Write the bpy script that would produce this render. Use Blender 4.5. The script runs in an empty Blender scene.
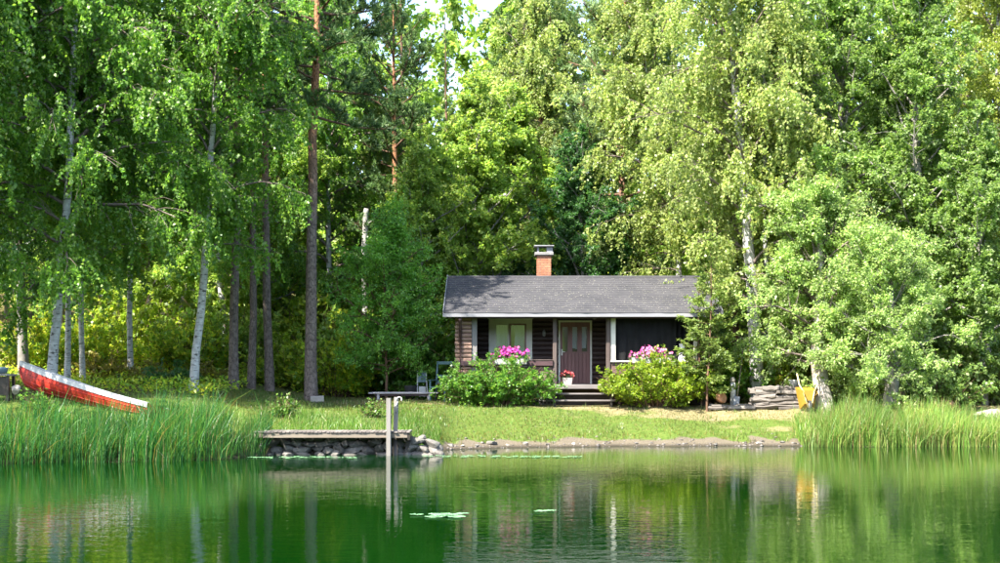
import bpy, math
import numpy as np
from math import radians, sin, cos, pi, tau
from mathutils import Vector, Matrix

# ------------------------------------------------------------------ camera, sky, sun, exposure
scene = bpy.context.scene
COL = scene.collection
cam_d = bpy.data.cameras.new('camera'); cam = bpy.data.objects.new('camera', cam_d); COL.objects.link(cam)
scene.camera = cam
cam_d.sensor_fit = 'HORIZONTAL'; cam_d.sensor_width = 36.0; cam_d.lens = 50.0
cam_d.shift_y = 92.5 / 1000.0
cam_d.clip_start = 0.1; cam_d.clip_end = 2000
cam.location = (0, 0, 2.0); cam.rotation_euler = (radians(90), 0, 0)

SUN_AZ, SUN_EL = 45.0, 51.0          # degrees left of the line behind the camera, and height
sd = Vector((-sin(radians(SUN_AZ)) * cos(radians(SUN_EL)), -cos(radians(SUN_AZ)) * cos(radians(SUN_EL)), sin(radians(SUN_EL))))
world = bpy.data.worlds.new('World'); scene.world = world; world.use_nodes = True
wn = world.node_tree; wn.nodes.clear()
sky = wn.nodes.new('ShaderNodeTexSky'); sky.sky_type = 'NISHITA'; sky.sun_disc = False
sky.sun_elevation = radians(SUN_EL); sky.sun_rotation = math.atan2(sd.x, sd.y)
sky.air_density = 1.0; sky.dust_density = 1.5; sky.ozone_density = 1.0
bgn = wn.nodes.new('ShaderNodeBackground'); bgn.inputs[1].default_value = 0.15
won = wn.nodes.new('ShaderNodeOutputWorld')
wn.links.new(sky.outputs[0], bgn.inputs[0]); wn.links.new(bgn.outputs[0], won.inputs[0])
sun_d = bpy.data.lights.new('sun', 'SUN'); sun_d.energy = 5.0; sun_d.angle = radians(0.53); sun_d.color = (1.0, 0.95, 0.86)
sun = bpy.data.objects.new('sun', sun_d); COL.objects.link(sun)
sun.rotation_euler = (-sd).to_track_quat('-Z', 'Y').to_euler(); sun.location = (-30, -30, 40)
vs = scene.view_settings
vs.view_transform = 'Standard'; vs.look = 'None'; vs.gamma = 1.0; vs.use_curve_mapping = False
vs.exposure = 2.25
cy = scene.cycles
cy.max_bounces = 12; cy.diffuse_bounces = 8; cy.glossy_bounces = 4; cy.transmission_bounces = 6; cy.transparent_max_bounces = 8
cy.use_denoising = True; cy.caustics_reflective = False; cy.caustics_refractive = False
cy.sample_clamp_indirect = 6.0

# ------------------------------------------------------------------ mesh helpers
def norm(a): return a / np.maximum(np.linalg.norm(a, axis=-1, keepdims=True), 1e-9)

def mesh_np(name, V, quads=None, tris=None, smooth=False):
    V = np.asarray(V, np.float32).reshape(-1, 3)
    parts = []
    if quads is not None and len(quads): parts.append((np.asarray(quads, np.int32).reshape(-1, 4), 4))
    if tris is not None and len(tris): parts.append((np.asarray(tris, np.int32).reshape(-1, 3), 3))
    loops = np.concatenate([p.ravel() for p, k in parts])
    tot = np.concatenate([np.full(len(p), k, np.int32) for p, k in parts])
    start = np.concatenate([[0], np.cumsum(tot)[:-1]]).astype(np.int32)
    me = bpy.data.meshes.new(name)
    me.vertices.add(len(V)); me.vertices.foreach_set('co', V.ravel())
    me.loops.add(len(loops)); me.loops.foreach_set('vertex_index', loops)
    me.polygons.add(len(tot)); me.polygons.foreach_set('loop_start', start); me.polygons.foreach_set('loop_total', tot)
    me.update(calc_edges=True)
    if smooth: me.polygons.foreach_set('use_smooth', np.ones(len(tot), bool))
    return me

class MB:
    """collects simple shapes (world or local coordinates) for ONE mesh"""
    def __init__(s): s.v = []; s.f = []
    def add(s, V, F):
        o = len(s.v); s.v += [tuple(map(float, p)) for p in V]; s.f += [tuple(int(i) + o for i in f) for f in F]; return s
    def box(s, x0, x1, y0, y1, z0, z1):
        V = [(x, y, z) for z in (z0, z1) for y in (y0, y1) for x in (x0, x1)]
        return s.add(V, [(0, 2, 3, 1), (4, 5, 7, 6), (0, 1, 5, 4), (2, 6, 7, 3), (0, 4, 6, 2), (1, 3, 7, 5)])
    def beam(s, p0, p1, w, h, ch=0.012, up=(0, 0, 1)):
        """chamfered bar from p0 to p1, w across, h along 'up'"""
        p0 = np.array(p0, float); p1 = np.array(p1, float); d = norm(p1 - p0)
        u = np.array(up, float); u = norm(u - d * np.dot(u, d)); r = np.cross(d, u)
        a, b = w / 2, h / 2; c = min(ch, a * 0.8, b * 0.8)
        prof = [(a, -b + c), (a, b - c), (a - c, b), (-a + c, b), (-a, b - c), (-a, -b + c), (-a + c, -b), (a - c, -b)]
        V = [p + r * q[0] + u * q[1] for p in (p0, p1) for q in prof]
        F = [(i, (i + 1) % 8, 8 + (i + 1) % 8, 8 + i) for i in range(8)] + [tuple(range(7, -1, -1)), tuple(range(8, 16))]
        return s.add(V, F)
    def tube(s, pts, rad, n=8, caps=True):
        pts = np.array(pts, float); rad = np.broadcast_to(np.array(rad, float), (len(pts),))
        V, F = tube_arrays(pts[None], rad[None], n)
        o = len(V)
        F = [tuple(f) for f in F]
        if caps: F += [tuple(range(n - 1, -1, -1)), tuple(range(o - n, o))]
        return s.add(V, F)
    def lathe(s, prof, n=16, c=(0, 0, 0)):
        V = [(c[0] + r * cos(tau * i / n), c[1] + r * sin(tau * i / n), c[2] + z) for r, z in prof for i in range(n)]
        F = [(j * n + i, j * n + (i + 1) % n, (j + 1) * n + (i + 1) % n, (j + 1) * n + i) for j in range(len(prof) - 1) for i in range(n)]
        return s.add(V, F)
    def mesh(s, name, smooth=False, sub=None):
        V = s.v
        if sub is not None: V = [(a - sub[0], b - sub[1], c - sub[2]) for a, b, c in V]
        me = bpy.data.meshes.new(name); me.from_pydata(V, [], s.f); me.update()
        if smooth: me.polygons.foreach_set('use_smooth', np.ones(len(me.polygons), bool))
        return me

def tube_arrays(pts, rad, n=6):
    """pts (N,K,3), rad (N,K) -> verts, quads"""
    N, K, _ = pts.shape
    d = np.gradient(pts, axis=1); d = norm(d)
    ref = np.where(np.abs(d[..., 2:3]) > 0.9, np.array([1.0, 0, 0]), np.array([0, 0, 1.0]))
    ref = np.broadcast_to(ref[:, :1], d.shape)
    u = norm(np.cross(d, ref)); w = np.cross(d, u)
    a = np.arange(n) * tau / n
    V = pts[:, :, None] + rad[:, :, None, None] * (np.cos(a)[:, None] * u[:, :, None] + np.sin(a)[:, None] * w[:, :, None])
    b = np.arange(N)[:, None, None] * K * n; k = np.arange(K - 1)[None, :, None] * n; i = np.arange(n)[None, None]
    j = (i + 1) % n
    F = np.stack([b + k + i, b + k + j, b + k + n + j, b + k + n + i], -1).reshape(-1, 4)
    return V.reshape(-1, 3), F

def ob(name, me, mat=None, parent=None, loc=None, rot=None):
    o = bpy.data.objects.new(name, me); COL.objects.link(o)
    if mat is not None and me is not None and not me.materials: me.materials.append(mat)
    if parent is not None: o.parent = parent
    if loc is not None: o.location = loc
    if rot is not None: o.rotation_euler = rot
    return o

def tag(o, label, cat, group=None, kind=None):
    if label: o['label'] = label
    if cat: o['category'] = cat
    if group: o['group'] = group
    if kind: o['kind'] = kind
    return o

def thing(name, label, cat, loc=(0, 0, 0), rot=(0, 0, 0), group=None):
    o = bpy.data.objects.new(name, None); COL.objects.link(o); o.empty_display_size = 0.2
    o.location = loc; o.rotation_euler = rot
    return tag(o, label, cat, group)

def part(name, mb, mat, parent, smooth=False):
    """mb in world coordinates; parent is an unrotated thing (or a mesh part of one)"""
    off = np.zeros(3); p = parent
    while p is not None: off += np.array(p.location); p = p.parent
    return ob(name, mb.mesh(name, smooth, sub=off), mat, parent)

def lpart(name, mb, mat, parent, smooth=False): return ob(name, mb.mesh(name, smooth), mat, parent)

# ------------------------------------------------------------------ materials
def new_mat(name):
    m = bpy.data.materials.new(name); m.use_nodes = True
    nt = m.node_tree; nt.nodes.clear()
    out = nt.nodes.new('ShaderNodeOutputMaterial'); b = nt.nodes.new('ShaderNodeBsdfPrincipled')
    nt.links.new(b.outputs[0], out.inputs[0])
    return m, nt, b, out
def N(nt, t, **kw):
    n = nt.nodes.new(t)
    for k, v in kw.items(): setattr(n, k, v)
    return n
def ramp(nt, fac, stops, interp='LINEAR'):
    r = N(nt, 'ShaderNodeValToRGB'); r.color_ramp.interpolation = interp
    e = r.color_ramp.elements
    while len(e) < len(stops): e.new(0.5)
    for i, (p, c) in enumerate(stops):
        e[i].position = p; e[i].color = (*c, 1) if len(c) == 3 else c
    nt.links.new(fac, r.inputs[0]); return r.outputs[0]
def noise(nt, scale, detail=4, rough=0.55, coord='Object', stretch=None, dist=0.0):
    tc = N(nt, 'ShaderNodeTexCoord'); v = tc.outputs[coord]
    if stretch:
        mp = N(nt, 'ShaderNodeMapping'); mp.inputs['Scale'].default_value = stretch
        nt.links.new(v, mp.inputs[0]); v = mp.outputs[0]
    n = N(nt, 'ShaderNodeTexNoise'); n.inputs['Scale'].default_value = scale; n.inputs['Detail'].default_value = detail
    n.inputs['Roughness'].default_value = rough; n.inputs['Distortion'].default_value = dist
    nt.links.new(v, n.inputs['Vector']); return n.outputs[0]
def mixc(nt, fac, a, b, mode='MIX'):
    m = N(nt, 'ShaderNodeMix', data_type='RGBA', blend_type=mode)
    for s, v in ((m.inputs[0], fac), (m.inputs[6], a), (m.inputs[7], b)):
        if isinstance(v, (int, float)): s.default_value = v
        elif isinstance(v, tuple): s.default_value = (*v, 1)
        else: nt.links.new(v, s)
    return m.outputs[2]
def mathn(nt, op, a, b=0.5):
    m = N(nt, 'ShaderNodeMath', operation=op)
    for s, v in ((m.inputs[0], a), (m.inputs[1], b)):
        if isinstance(v, (int, float)): s.default_value = v
        else: nt.links.new(v, s)
    return m.outputs[0]
def bump(nt, b, h, strength, dist):
    n = N(nt, 'ShaderNodeBump'); n.inputs['Strength'].default_value = strength; n.inputs['Distance'].default_value = dist
    nt.links.new(h, n.inputs['Height']); nt.links.new(n.outputs[0], b.inputs['Normal'])

def wear_mat(name, c1, c2, scale=6, rough=0.7, stretch=None, bumpd=0.004, spec=0.3, var=0.0, dark=None):
    m, nt, b, _ = new_mat(name)
    f = noise(nt, scale, 6, 0.6, stretch=stretch)
    c = ramp(nt, f, [(0.28, c1), (0.72, c2)])
    if dark is not None:
        f2 = noise(nt, scale * 0.35, 5, 0.65)
        c = mixc(nt, ramp(nt, f2, [(0.5, (0, 0, 0)), (0.72, (0.8, 0.8, 0.8))]), c, dark)
    if var:
        oi = N(nt, 'ShaderNodeObjectInfo')
        c = mixc(nt, 1.0, c, ramp(nt, oi.outputs['Random'], [(0, (1 - var,) * 3), (1, (1, 1, 1))]), 'MULTIPLY')
    nt.links.new(c, b.inputs['Base Color'])
    b.inputs['Roughness'].default_value = rough; b.inputs['Specular IOR Level'].default_value = spec
    if bumpd: bump(nt, b, noise(nt, scale * 3, 5, 0.6, stretch=stretch), 0.7, bumpd)
    return m

def leaf_mat(name, cols, trans=(0.16, 0.30, 0.03), tf=0.5, rough=0.42, spec=0.5, clump=0.25, straw=None):
    """leaf-to-leaf colour from the island id, branch-to-branch from a slow noise; thin leaves let light through"""
    m, nt, b, out = new_mat(name)
    g = N(nt, 'ShaderNodeNewGeometry')
    k = len(cols) - 1
    c = ramp(nt, g.outputs['Random Per Island'], [(i / k, cc) for i, cc in enumerate(cols)])
    if straw: c = mixc(nt, mathn(nt, 'LESS_THAN', mathn(nt, 'FRACT', mathn(nt, 'MULTIPLY', g.outputs['Random Per Island'], 97.0)), 0.10), c, straw)
    cl = noise(nt, 0.7, 2, 0.5)
    lo, hi = (1 - clump,) * 3, (1 + clump * 0.6, 1 + clump * 0.6, 1 - clump * 0.2)
    c = mixc(nt, 1.0, c, ramp(nt, cl, [(0.3, lo), (0.7, hi)]), 'MULTIPLY')
    nt.links.new(c, b.inputs['Base Color']); b.inputs['Roughness'].default_value = rough; b.inputs['Specular IOR Level'].default_value = spec
    t = N(nt, 'ShaderNodeBsdfTranslucent')
    nt.links.new(mixc(nt, 1.0, c, tuple(x / max(cols[k // 2][i], 1e-3) for i, x in enumerate(trans)), 'MULTIPLY'), t.inputs[0])
    mx = N(nt, 'ShaderNodeMixShader'); mx.inputs[0].default_value = tf
    nt.links.new(b.outputs[0], mx.inputs[1]); nt.links.new(t.outputs[0], mx.inputs[2]); nt.links.new(mx.outputs[0], out.inputs[0])
    return m

M = {}
M['birch_leaf'] = leaf_mat('birch_leaf', [(0.075, 0.172, 0.027), (0.117, 0.227, 0.036), (0.190, 0.290, 0.045)], (0.211, 0.453, 0.045))
M['pale_birch_leaf'] = leaf_mat('pale_birch_leaf', [(0.168, 0.253, 0.063), (0.271, 0.337, 0.108), (0.405, 0.440, 0.161)], (0.405, 0.508, 0.108), spec=0.4)
M['yellow_birch_leaf'] = leaf_mat('yellow_birch_leaf', [(0.149, 0.208, 0.030), (0.228, 0.287, 0.045), (0.317, 0.356, 0.079)], (0.337, 0.416, 0.050))
M['alder_leaf'] = leaf_mat('alder_leaf', [(0.099, 0.184, 0.040), (0.166, 0.255, 0.074), (0.287, 0.369, 0.149)], (0.265, 0.428, 0.070), spec=0.4, rough=0.42)
M['bright_leaf'] = leaf_mat('bright_leaf', [(0.133, 0.247, 0.046), (0.205, 0.323, 0.062), (0.337, 0.418, 0.104)], (0.384, 0.568, 0.074), spec=0.4)
M['dark_leaf'] = leaf_mat('dark_leaf', [(0.030, 0.094, 0.032), (0.051, 0.133, 0.040), (0.085, 0.172, 0.051)], (0.085, 0.234, 0.043))
M['silver_leaf'] = leaf_mat('silver_leaf', [(0.172, 0.277, 0.087), (0.282, 0.383, 0.139), (0.454, 0.531, 0.226)], (0.347, 0.531, 0.104), spec=0.4)
M['young_leaf'] = leaf_mat('young_leaf', [(0.081, 0.217, 0.041), (0.133, 0.292, 0.053), (0.219, 0.392, 0.070)], (0.260, 0.553, 0.062))
M['shrub_leaf'] = leaf_mat('shrub_leaf', [(0.055, 0.159, 0.024), (0.095, 0.222, 0.034), (0.175, 0.301, 0.047)], (0.191, 0.413, 0.047))
M['lime_leaf'] = leaf_mat('lime_leaf', [(0.118, 0.214, 0.013), (0.196, 0.296, 0.022), (0.314, 0.377, 0.044)], (0.341, 0.477, 0.032))
M['under_leaf'] = leaf_mat('under_leaf', [(0.117, 0.255, 0.023), (0.238, 0.383, 0.031), (0.474, 0.507, 0.047)], (0.532, 0.700, 0.047))  # understorey lies out of the sun; sunlight put into a brighter leaf colour
M['gold_leaf'] = leaf_mat('gold_leaf', [(0.136, 0.131, 0.017), (0.204, 0.187, 0.025), (0.255, 0.206, 0.043)], (0.289, 0.281, 0.034))
M['pine_needle'] = leaf_mat('pine_needle', [(0.058, 0.123, 0.048), (0.086, 0.167, 0.056), (0.154, 0.229, 0.072)], (0.115, 0.211, 0.048), tf=0.2, spec=0.3, rough=0.5)
M['blue_pine_needle'] = leaf_mat('blue_pine_needle', [(0.120, 0.209, 0.101), (0.191, 0.287, 0.122), (0.310, 0.375, 0.152)], (0.239, 0.353, 0.101), tf=0.2, spec=0.35, rough=0.5)
M['spruce_needle'] = leaf_mat('spruce_needle', [(0.022, 0.068, 0.027), (0.038, 0.098, 0.036), (0.075, 0.135, 0.045)], (0.060, 0.135, 0.030), tf=0.18, spec=0.3, rough=0.5)
M['sapling_leaf'] = leaf_mat('sapling_leaf', [(0.10, 0.17, 0.04), (0.16, 0.23, 0.06), (0.24, 0.30, 0.10)], (0.24, 0.34, 0.06), tf=0.4, spec=0.4)
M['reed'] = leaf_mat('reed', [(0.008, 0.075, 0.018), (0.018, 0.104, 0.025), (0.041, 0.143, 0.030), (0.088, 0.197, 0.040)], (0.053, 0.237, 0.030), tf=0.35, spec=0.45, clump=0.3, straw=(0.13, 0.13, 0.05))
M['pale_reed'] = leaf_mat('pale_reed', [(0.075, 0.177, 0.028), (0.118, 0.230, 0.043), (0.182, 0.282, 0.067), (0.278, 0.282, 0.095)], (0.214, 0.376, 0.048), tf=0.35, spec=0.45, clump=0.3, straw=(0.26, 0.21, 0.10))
M['lawn_blade'] = leaf_mat('lawn_blade', [(0.042, 0.070, 0.008), (0.066, 0.090, 0.011), (0.109, 0.099, 0.017), (0.183, 0.123, 0.046)], (0.097, 0.139, 0.013), tf=0.3, clump=0.4)
M['dry_blade'] = leaf_mat('dry_blade', [(0.093, 0.093, 0.029), (0.150, 0.128, 0.052), (0.196, 0.162, 0.081), (0.070, 0.104, 0.017)], (0.173, 0.173, 0.058), tf=0.3, clump=0.3)
M['meadow_blade'] = leaf_mat('meadow_blade', [(0.043, 0.128, 0.013), (0.068, 0.162, 0.017), (0.102, 0.196, 0.025), (0.255, 0.255, 0.128)], (0.136, 0.281, 0.025), tf=0.35, clump=0.3)
M['lily_leaf'] = leaf_mat('lily_leaf', [(0.12, 0.26, 0.12), (0.20, 0.36, 0.2)], (0.1, 0.3, 0.1), tf=0.1, rough=0.25, spec=0.8, clump=0.1)

def birch_bark():
    m, nt, b, _ = new_mat('birch_bark')
    f1 = noise(nt, 5.0, 5, 0.6, stretch=(1, 1, 3.2)); f2 = noise(nt, 1.6, 4, 0.6, stretch=(1, 1, 0.6))
    f3 = noise(nt, 14, 3, 0.5, stretch=(0.35, 0.35, 3))
    c = ramp(nt, noise(nt, 9, 5), [(0.3, (0.27, 0.255, 0.235)), (0.7, (0.52, 0.505, 0.475))])
    c = mixc(nt, ramp(nt, f3, [(0.60, (0, 0, 0)), (0.66, (0.75, 0.75, 0.75))]), c, (0.10, 0.085, 0.08))
    c = mixc(nt, ramp(nt, f1, [(0.56, (0, 0, 0)), (0.64, (1, 1, 1))]), c, (0.045, 0.038, 0.034))
    c = mixc(nt, ramp(nt, f2, [(0.6, (0, 0, 0)), (0.7, (0.6, 0.6, 0.6))]), c, (0.14, 0.10, 0.08))
    nt.links.new(c, b.inputs['Base Color']); b.inputs['Roughness'].default_value = 0.75
    bump(nt, b, f1, 0.6, 0.01); return m
def pine_bark():
    m, nt, b, _ = new_mat('pine_bark')
    tc = N(nt, 'ShaderNodeTexCoord'); sp = N(nt, 'ShaderNodeSeparateXYZ'); nt.links.new(tc.outputs['Object'], sp.inputs[0])
    mr = N(nt, 'ShaderNodeMapRange'); mr.inputs[1].default_value = 5.5; mr.inputs[2].default_value = 9.5
    nt.links.new(sp.outputs[2], mr.inputs[0])
    v = N(nt, 'ShaderNodeTexVoronoi'); v.feature = 'DISTANCE_TO_EDGE'; v.inputs['Scale'].default_value = 9
    mp = N(nt, 'ShaderNodeMapping'); mp.inputs['Scale'].default_value = (1.6, 1.6, 0.55); nt.links.new(tc.outputs['Object'], mp.inputs[0]); nt.links.new(mp.outputs[0], v.inputs['Vector'])
    f = noise(nt, 7, 5)
    low = ramp(nt, f, [(0.3, (0.10, 0.075, 0.065)), (0.7, (0.24, 0.185, 0.155))])
    up = ramp(nt, f, [(0.3, (0.23, 0.10, 0.05)), (0.7, (0.40, 0.20, 0.10))])
    c = mixc(nt, mr.outputs[0], low, up)
    c = mixc(nt, ramp(nt, v.outputs['Distance'], [(0.0, (0.85, 0.85, 0.85)), (0.09, (0, 0, 0))]), c, (0.035, 0.027, 0.024))
    nt.links.new(c, b.inputs['Base Color']); b.inputs['Roughness'].default_value = 0.9; b.inputs['Specular IOR Level'].default_value = 0.15
    bump(nt, b, v.outputs['Distance'], 1.0, 0.04); return m
M['birch_bark'] = birch_bark(); M['pine_bark'] = pine_bark()
M['grey_bark'] = wear_mat('grey_bark', (0.11, 0.10, 0.09), (0.26, 0.24, 0.21), 7, 0.85, (1, 1, 0.5), 0.012, 0.15)
M['brown_bark'] = wear_mat('brown_bark', (0.084, 0.049, 0.032), (0.168, 0.098, 0.063), 9, 0.85, (1, 1, 0.5), 0.006, 0.15)
M['old_birch_bark'] = wear_mat('old_birch_bark', (0.225, 0.188, 0.165), (0.495, 0.465, 0.435), 4.5, 0.8, (1, 1, 1.6), 0.02, 0.2, dark=(0.30, 0.14, 0.09))
M['twig_bark'] = wear_mat('twig_bark', (0.10, 0.075, 0.06), (0.20, 0.16, 0.14), 7, 0.85, (1, 1, 1), 0.006, 0.15)
M['dead_wood'] = wear_mat('dead_wood', (0.198, 0.182, 0.165), (0.303, 0.286, 0.264), 6, 0.8, (1, 1, 0.2), 0.008)
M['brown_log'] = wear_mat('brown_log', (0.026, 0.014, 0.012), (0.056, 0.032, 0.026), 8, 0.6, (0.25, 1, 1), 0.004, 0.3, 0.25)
M['sun_toned_log'] = wear_mat('sun_toned_log', (0.170, 0.100, 0.072), (0.300, 0.190, 0.140), 8, 0.6, (0.3, 1, 1), 0.004, 0.3, 0.25)  # lighter copy of the log brown, sunlight put into the colour
M['rail_board'] = wear_mat('rail_board', (0.075, 0.045, 0.038), (0.15, 0.09, 0.075), 8, 0.6, (0.2, 1, 1), 0.004, 0.3, 0.25)
M['dark_rail'] = wear_mat('dark_rail', (0.04, 0.02, 0.022), (0.08, 0.045, 0.045), 8, 0.5, (0.2, 1, 1), 0.003)
M['post_wood'] = wear_mat('post_wood', (0.050, 0.034, 0.030), (0.093, 0.071, 0.062), 7, 0.7, (1, 1, 0.2), 0.006)
M['pale_post'] = wear_mat('pale_post', (0.119, 0.111, 0.107), (0.182, 0.170, 0.162), 7, 0.7, (1, 1, 0.2), 0.004)
M['cream'] = wear_mat('cream', (0.508, 0.464, 0.394), (0.630, 0.586, 0.508), 5, 0.5, None, 0.001)
M['white_paint'] = wear_mat('white_paint', (0.349, 0.338, 0.315), (0.439, 0.427, 0.405), 5, 0.5, None, 0.001)
M['fascia'] = wear_mat('fascia', (0.166, 0.162, 0.173), (0.230, 0.226, 0.233), 4, 0.5, (0.2, 1, 1), 0.002)
M['door_wood'] = wear_mat('door_wood', (0.150, 0.063, 0.054), (0.232, 0.105, 0.090), 8, 0.45, (1, 1, 0.15), 0.002, 0.4, 0.15)
M['step_wood'] = wear_mat('step_wood', (0.102, 0.089, 0.085), (0.204, 0.178, 0.170), 7, 0.75, (0.15, 1, 1), 0.005, 0.3, 0.2)
M['curtain'] = wear_mat('curtain', (0.66, 0.62, 0.74), (0.76, 0.72, 0.82), 3, 0.9, None, 0)
M['dark_netting'] = wear_mat('dark_netting', (0.007, 0.007, 0.007), (0.014, 0.014, 0.015), 3, 0.85, None, 0.001, 0.15)
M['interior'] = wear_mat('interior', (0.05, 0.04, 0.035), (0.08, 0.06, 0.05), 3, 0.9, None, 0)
M['brass'] = wear_mat('brass', (0.6, 0.58, 0.52), (0.75, 0.72, 0.66), 6, 0.3, None, 0)
M['metal'] = wear_mat('metal', (0.112, 0.112, 0.119), (0.210, 0.210, 0.217), 8, 0.45, None, 0.001, 0.5)
M['mortar'] = wear_mat('mortar', (0.34, 0.30, 0.27), (0.48, 0.44, 0.40), 20, 0.95, None, 0.002)
M['brick'] = wear_mat('brick', (0.300, 0.115, 0.062), (0.460, 0.211, 0.123), 14, 0.9, None, 0.004, 0.2, 0.35)
M['concrete'] = wear_mat('concrete', (0.154, 0.147, 0.139), (0.220, 0.213, 0.206), 12, 0.9, None, 0.003)
M['dock_wood'] = wear_mat('dock_wood', (0.138, 0.111, 0.082), (0.220, 0.184, 0.142), 7, 0.75, (0.15, 1, 1), 0.004, 0.25, 0.2)
M['plank'] = wear_mat('plank', (0.13, 0.11, 0.10), (0.26, 0.225, 0.20), 8, 0.8, (1, 0.2, 1), 0.004, 0.25, 0.4)
M['grey_post'] = wear_mat('grey_post', (0.161, 0.147, 0.129), (0.250, 0.232, 0.209), 8, 0.8, (1, 1, 0.15), 0.005, 0.25, 0.2)
M['wet_wood'] = wear_mat('wet_wood', (0.02, 0.017, 0.014), (0.05, 0.042, 0.035), 8, 0.35, (1, 1, 0.2), 0.004)
M['stone'] = wear_mat('stone', (0.098, 0.087, 0.077), (0.230, 0.209, 0.184), 5, 0.85, None, 0.02, 0.25, 0.45, dark=(0.09, 0.10, 0.07))
M['pale_stone'] = wear_mat('pale_stone', (0.240, 0.211, 0.178), (0.360, 0.319, 0.273), 5, 0.85, None, 0.01, 0.25, 0.2)
M['boat_red'] = wear_mat('boat_red', (0.25, 0.016, 0.01), (0.38, 0.03, 0.015), 4, 0.5, (0.4, 1, 1), 0.003, 0.25, dark=(0.15, 0.02, 0.012))
M['boat_white'] = wear_mat('boat_white', (0.360, 0.360, 0.360), (0.468, 0.462, 0.456), 5, 0.4, None, 0.001, 0.5)
M['boat_wood'] = wear_mat('boat_wood', (0.30, 0.20, 0.12), (0.45, 0.33, 0.22), 6, 0.6, (1, 0.2, 1), 0.003)
M['yellow'] = wear_mat('yellow', (0.211, 0.117, 0.012), (0.292, 0.169, 0.023), 5, 0.45, None, 0.002, 0.4, dark=(0.38, 0.19, 0.03))
M['pale_yellow'] = wear_mat('pale_yellow', (0.60, 0.50, 0.22), (0.70, 0.60, 0.32), 5, 0.5, None, 0.001)
M['rubber'] = wear_mat('rubber', (0.02, 0.02, 0.02), (0.045, 0.045, 0.045), 9, 0.8, None, 0.002)
M['teal'] = wear_mat('teal', (0.042, 0.097, 0.106), (0.085, 0.145, 0.158), 6, 0.5, None, 0.002)
M['pale_blue'] = wear_mat('pale_blue', (0.107, 0.162, 0.192), (0.162, 0.211, 0.238), 5, 0.6, None, 0.001)
M['bench_wood'] = wear_mat('bench_wood', (0.216, 0.198, 0.204), (0.408, 0.372, 0.372), 7, 0.75, (0.15, 1, 1), 0.004)
M['firewood'] = wear_mat('firewood', (0.105, 0.089, 0.076), (0.221, 0.194, 0.168), 8, 0.85, (0.25, 1, 1), 0.012, 0.2, 0.4)
M['orange_stone'] = wear_mat('orange_stone', (0.368, 0.160, 0.088), (0.496, 0.272, 0.176), 7, 0.85, None, 0.01)
M['terracotta'] = wear_mat('terracotta', (0.273, 0.234, 0.215), (0.364, 0.325, 0.305), 7, 0.8, None, 0.002)
M['rope'] = wear_mat('rope', (0.385, 0.364, 0.336), (0.504, 0.483, 0.448), 30, 0.9, None, 0.002)
def flower_mat(name, cols):
    m, nt, b, out = new_mat(name); g = N(nt, 'ShaderNodeNewGeometry'); k = len(cols) - 1
    nt.links.new(ramp(nt, g.outputs['Random Per Island'], [(i / k, c) for i, c in enumerate(cols)]), b.inputs['Base Color'])
    b.inputs['Roughness'].default_value = 0.6; return m
M['magenta'] = flower_mat('magenta', [(0.21, 0.002, 0.075), (0.27, 0.006, 0.145), (0.32, 0.02, 0.22)])
M['pink'] = flower_mat('pink', [(0.32, 0.025, 0.13), (0.40, 0.075, 0.21), (0.46, 0.19, 0.28)])
M['red'] = flower_mat('red', [(0.17, 0.008, 0.012), (0.24, 0.02, 0.025), (0.30, 0.05, 0.05)])

def glass_mat():
    m, nt, b, out = new_mat('window_glass')
    nt.nodes.remove(b)
    t = N(nt, 'ShaderNodeBsdfTransparent'); t.inputs[0].default_value = (0.86, 0.9, 0.9, 1)
    g = N(nt, 'ShaderNodeBsdfGlossy'); g.inputs['Roughness'].default_value = 0.02; g.inputs[0].default_value = (0.95, 0.97, 1, 1)
    fr = N(nt, 'ShaderNodeFresnel'); fr.inputs[0].default_value = 1.9
    mx = N(nt, 'ShaderNodeMixShader'); nt.links.new(fr.outputs[0], mx.inputs[0]); nt.links.new(t.outputs[0], mx.inputs[1]); nt.links.new(g.outputs[0], mx.inputs[2])
    nt.links.new(mx.outputs[0], out.inputs[0]); return m
M['glass'] = glass_mat()
def roof_mat():
    m, nt, b, _ = new_mat('roof_felt')
    c = ramp(nt, noise(nt, 60, 3, 0.7), [(0.3, (0.022, 0.0215, 0.024)), (0.7, (0.058, 0.057, 0.061))])
    c = mixc(nt, ramp(nt, noise(nt, 1.4, 5, 0.6), [(0.35, (0, 0, 0)), (0.7, (0.6, 0.6, 0.6))]), c, (0.070, 0.067, 0.069))
    nt.links.new(c, b.inputs['Base Color']); b.inputs['Roughness'].default_value = 0.9; b.inputs['Specular IOR Level'].default_value = 0.2
    bump(nt, b, noise(nt, 90, 3, 0.7), 0.6, 0.004); return m
M['roof'] = roof_mat()
def water_mat():
    m, nt, b, _ = new_mat('lake_water')
    b.inputs['Base Color'].default_value = (0.0006, 0.015, 0.0008, 1); b.inputs['Roughness'].default_value = 0.015; b.inputs['IOR'].default_value = 1.333
    n1 = noise(nt, 1.0, 3, 0.5, stretch=(1.3, 3.0, 1)); n2 = noise(nt, 1.0, 2, 0.5, stretch=(4.5, 11.0, 1)); n3 = noise(nt, 0.16, 2, 0.5)
    h = mathn(nt, 'ADD', mathn(nt, 'MULTIPLY', n1, 0.0050), mathn(nt, 'MULTIPLY', n2, 0.0024))
    mr = N(nt, 'ShaderNodeMapRange'); mr.inputs[1].default_value = 0.35; mr.inputs[2].default_value = 0.68; mr.inputs[3].default_value = 0.45; mr.inputs[4].default_value = 1.25
    nt.links.new(n3, mr.inputs[0])
    h = mathn(nt, 'MULTIPLY', h, mr.outputs[0])
    bump(nt, b, h, 1.0, 1.0)
    return m
M['water'] = water_mat()

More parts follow.
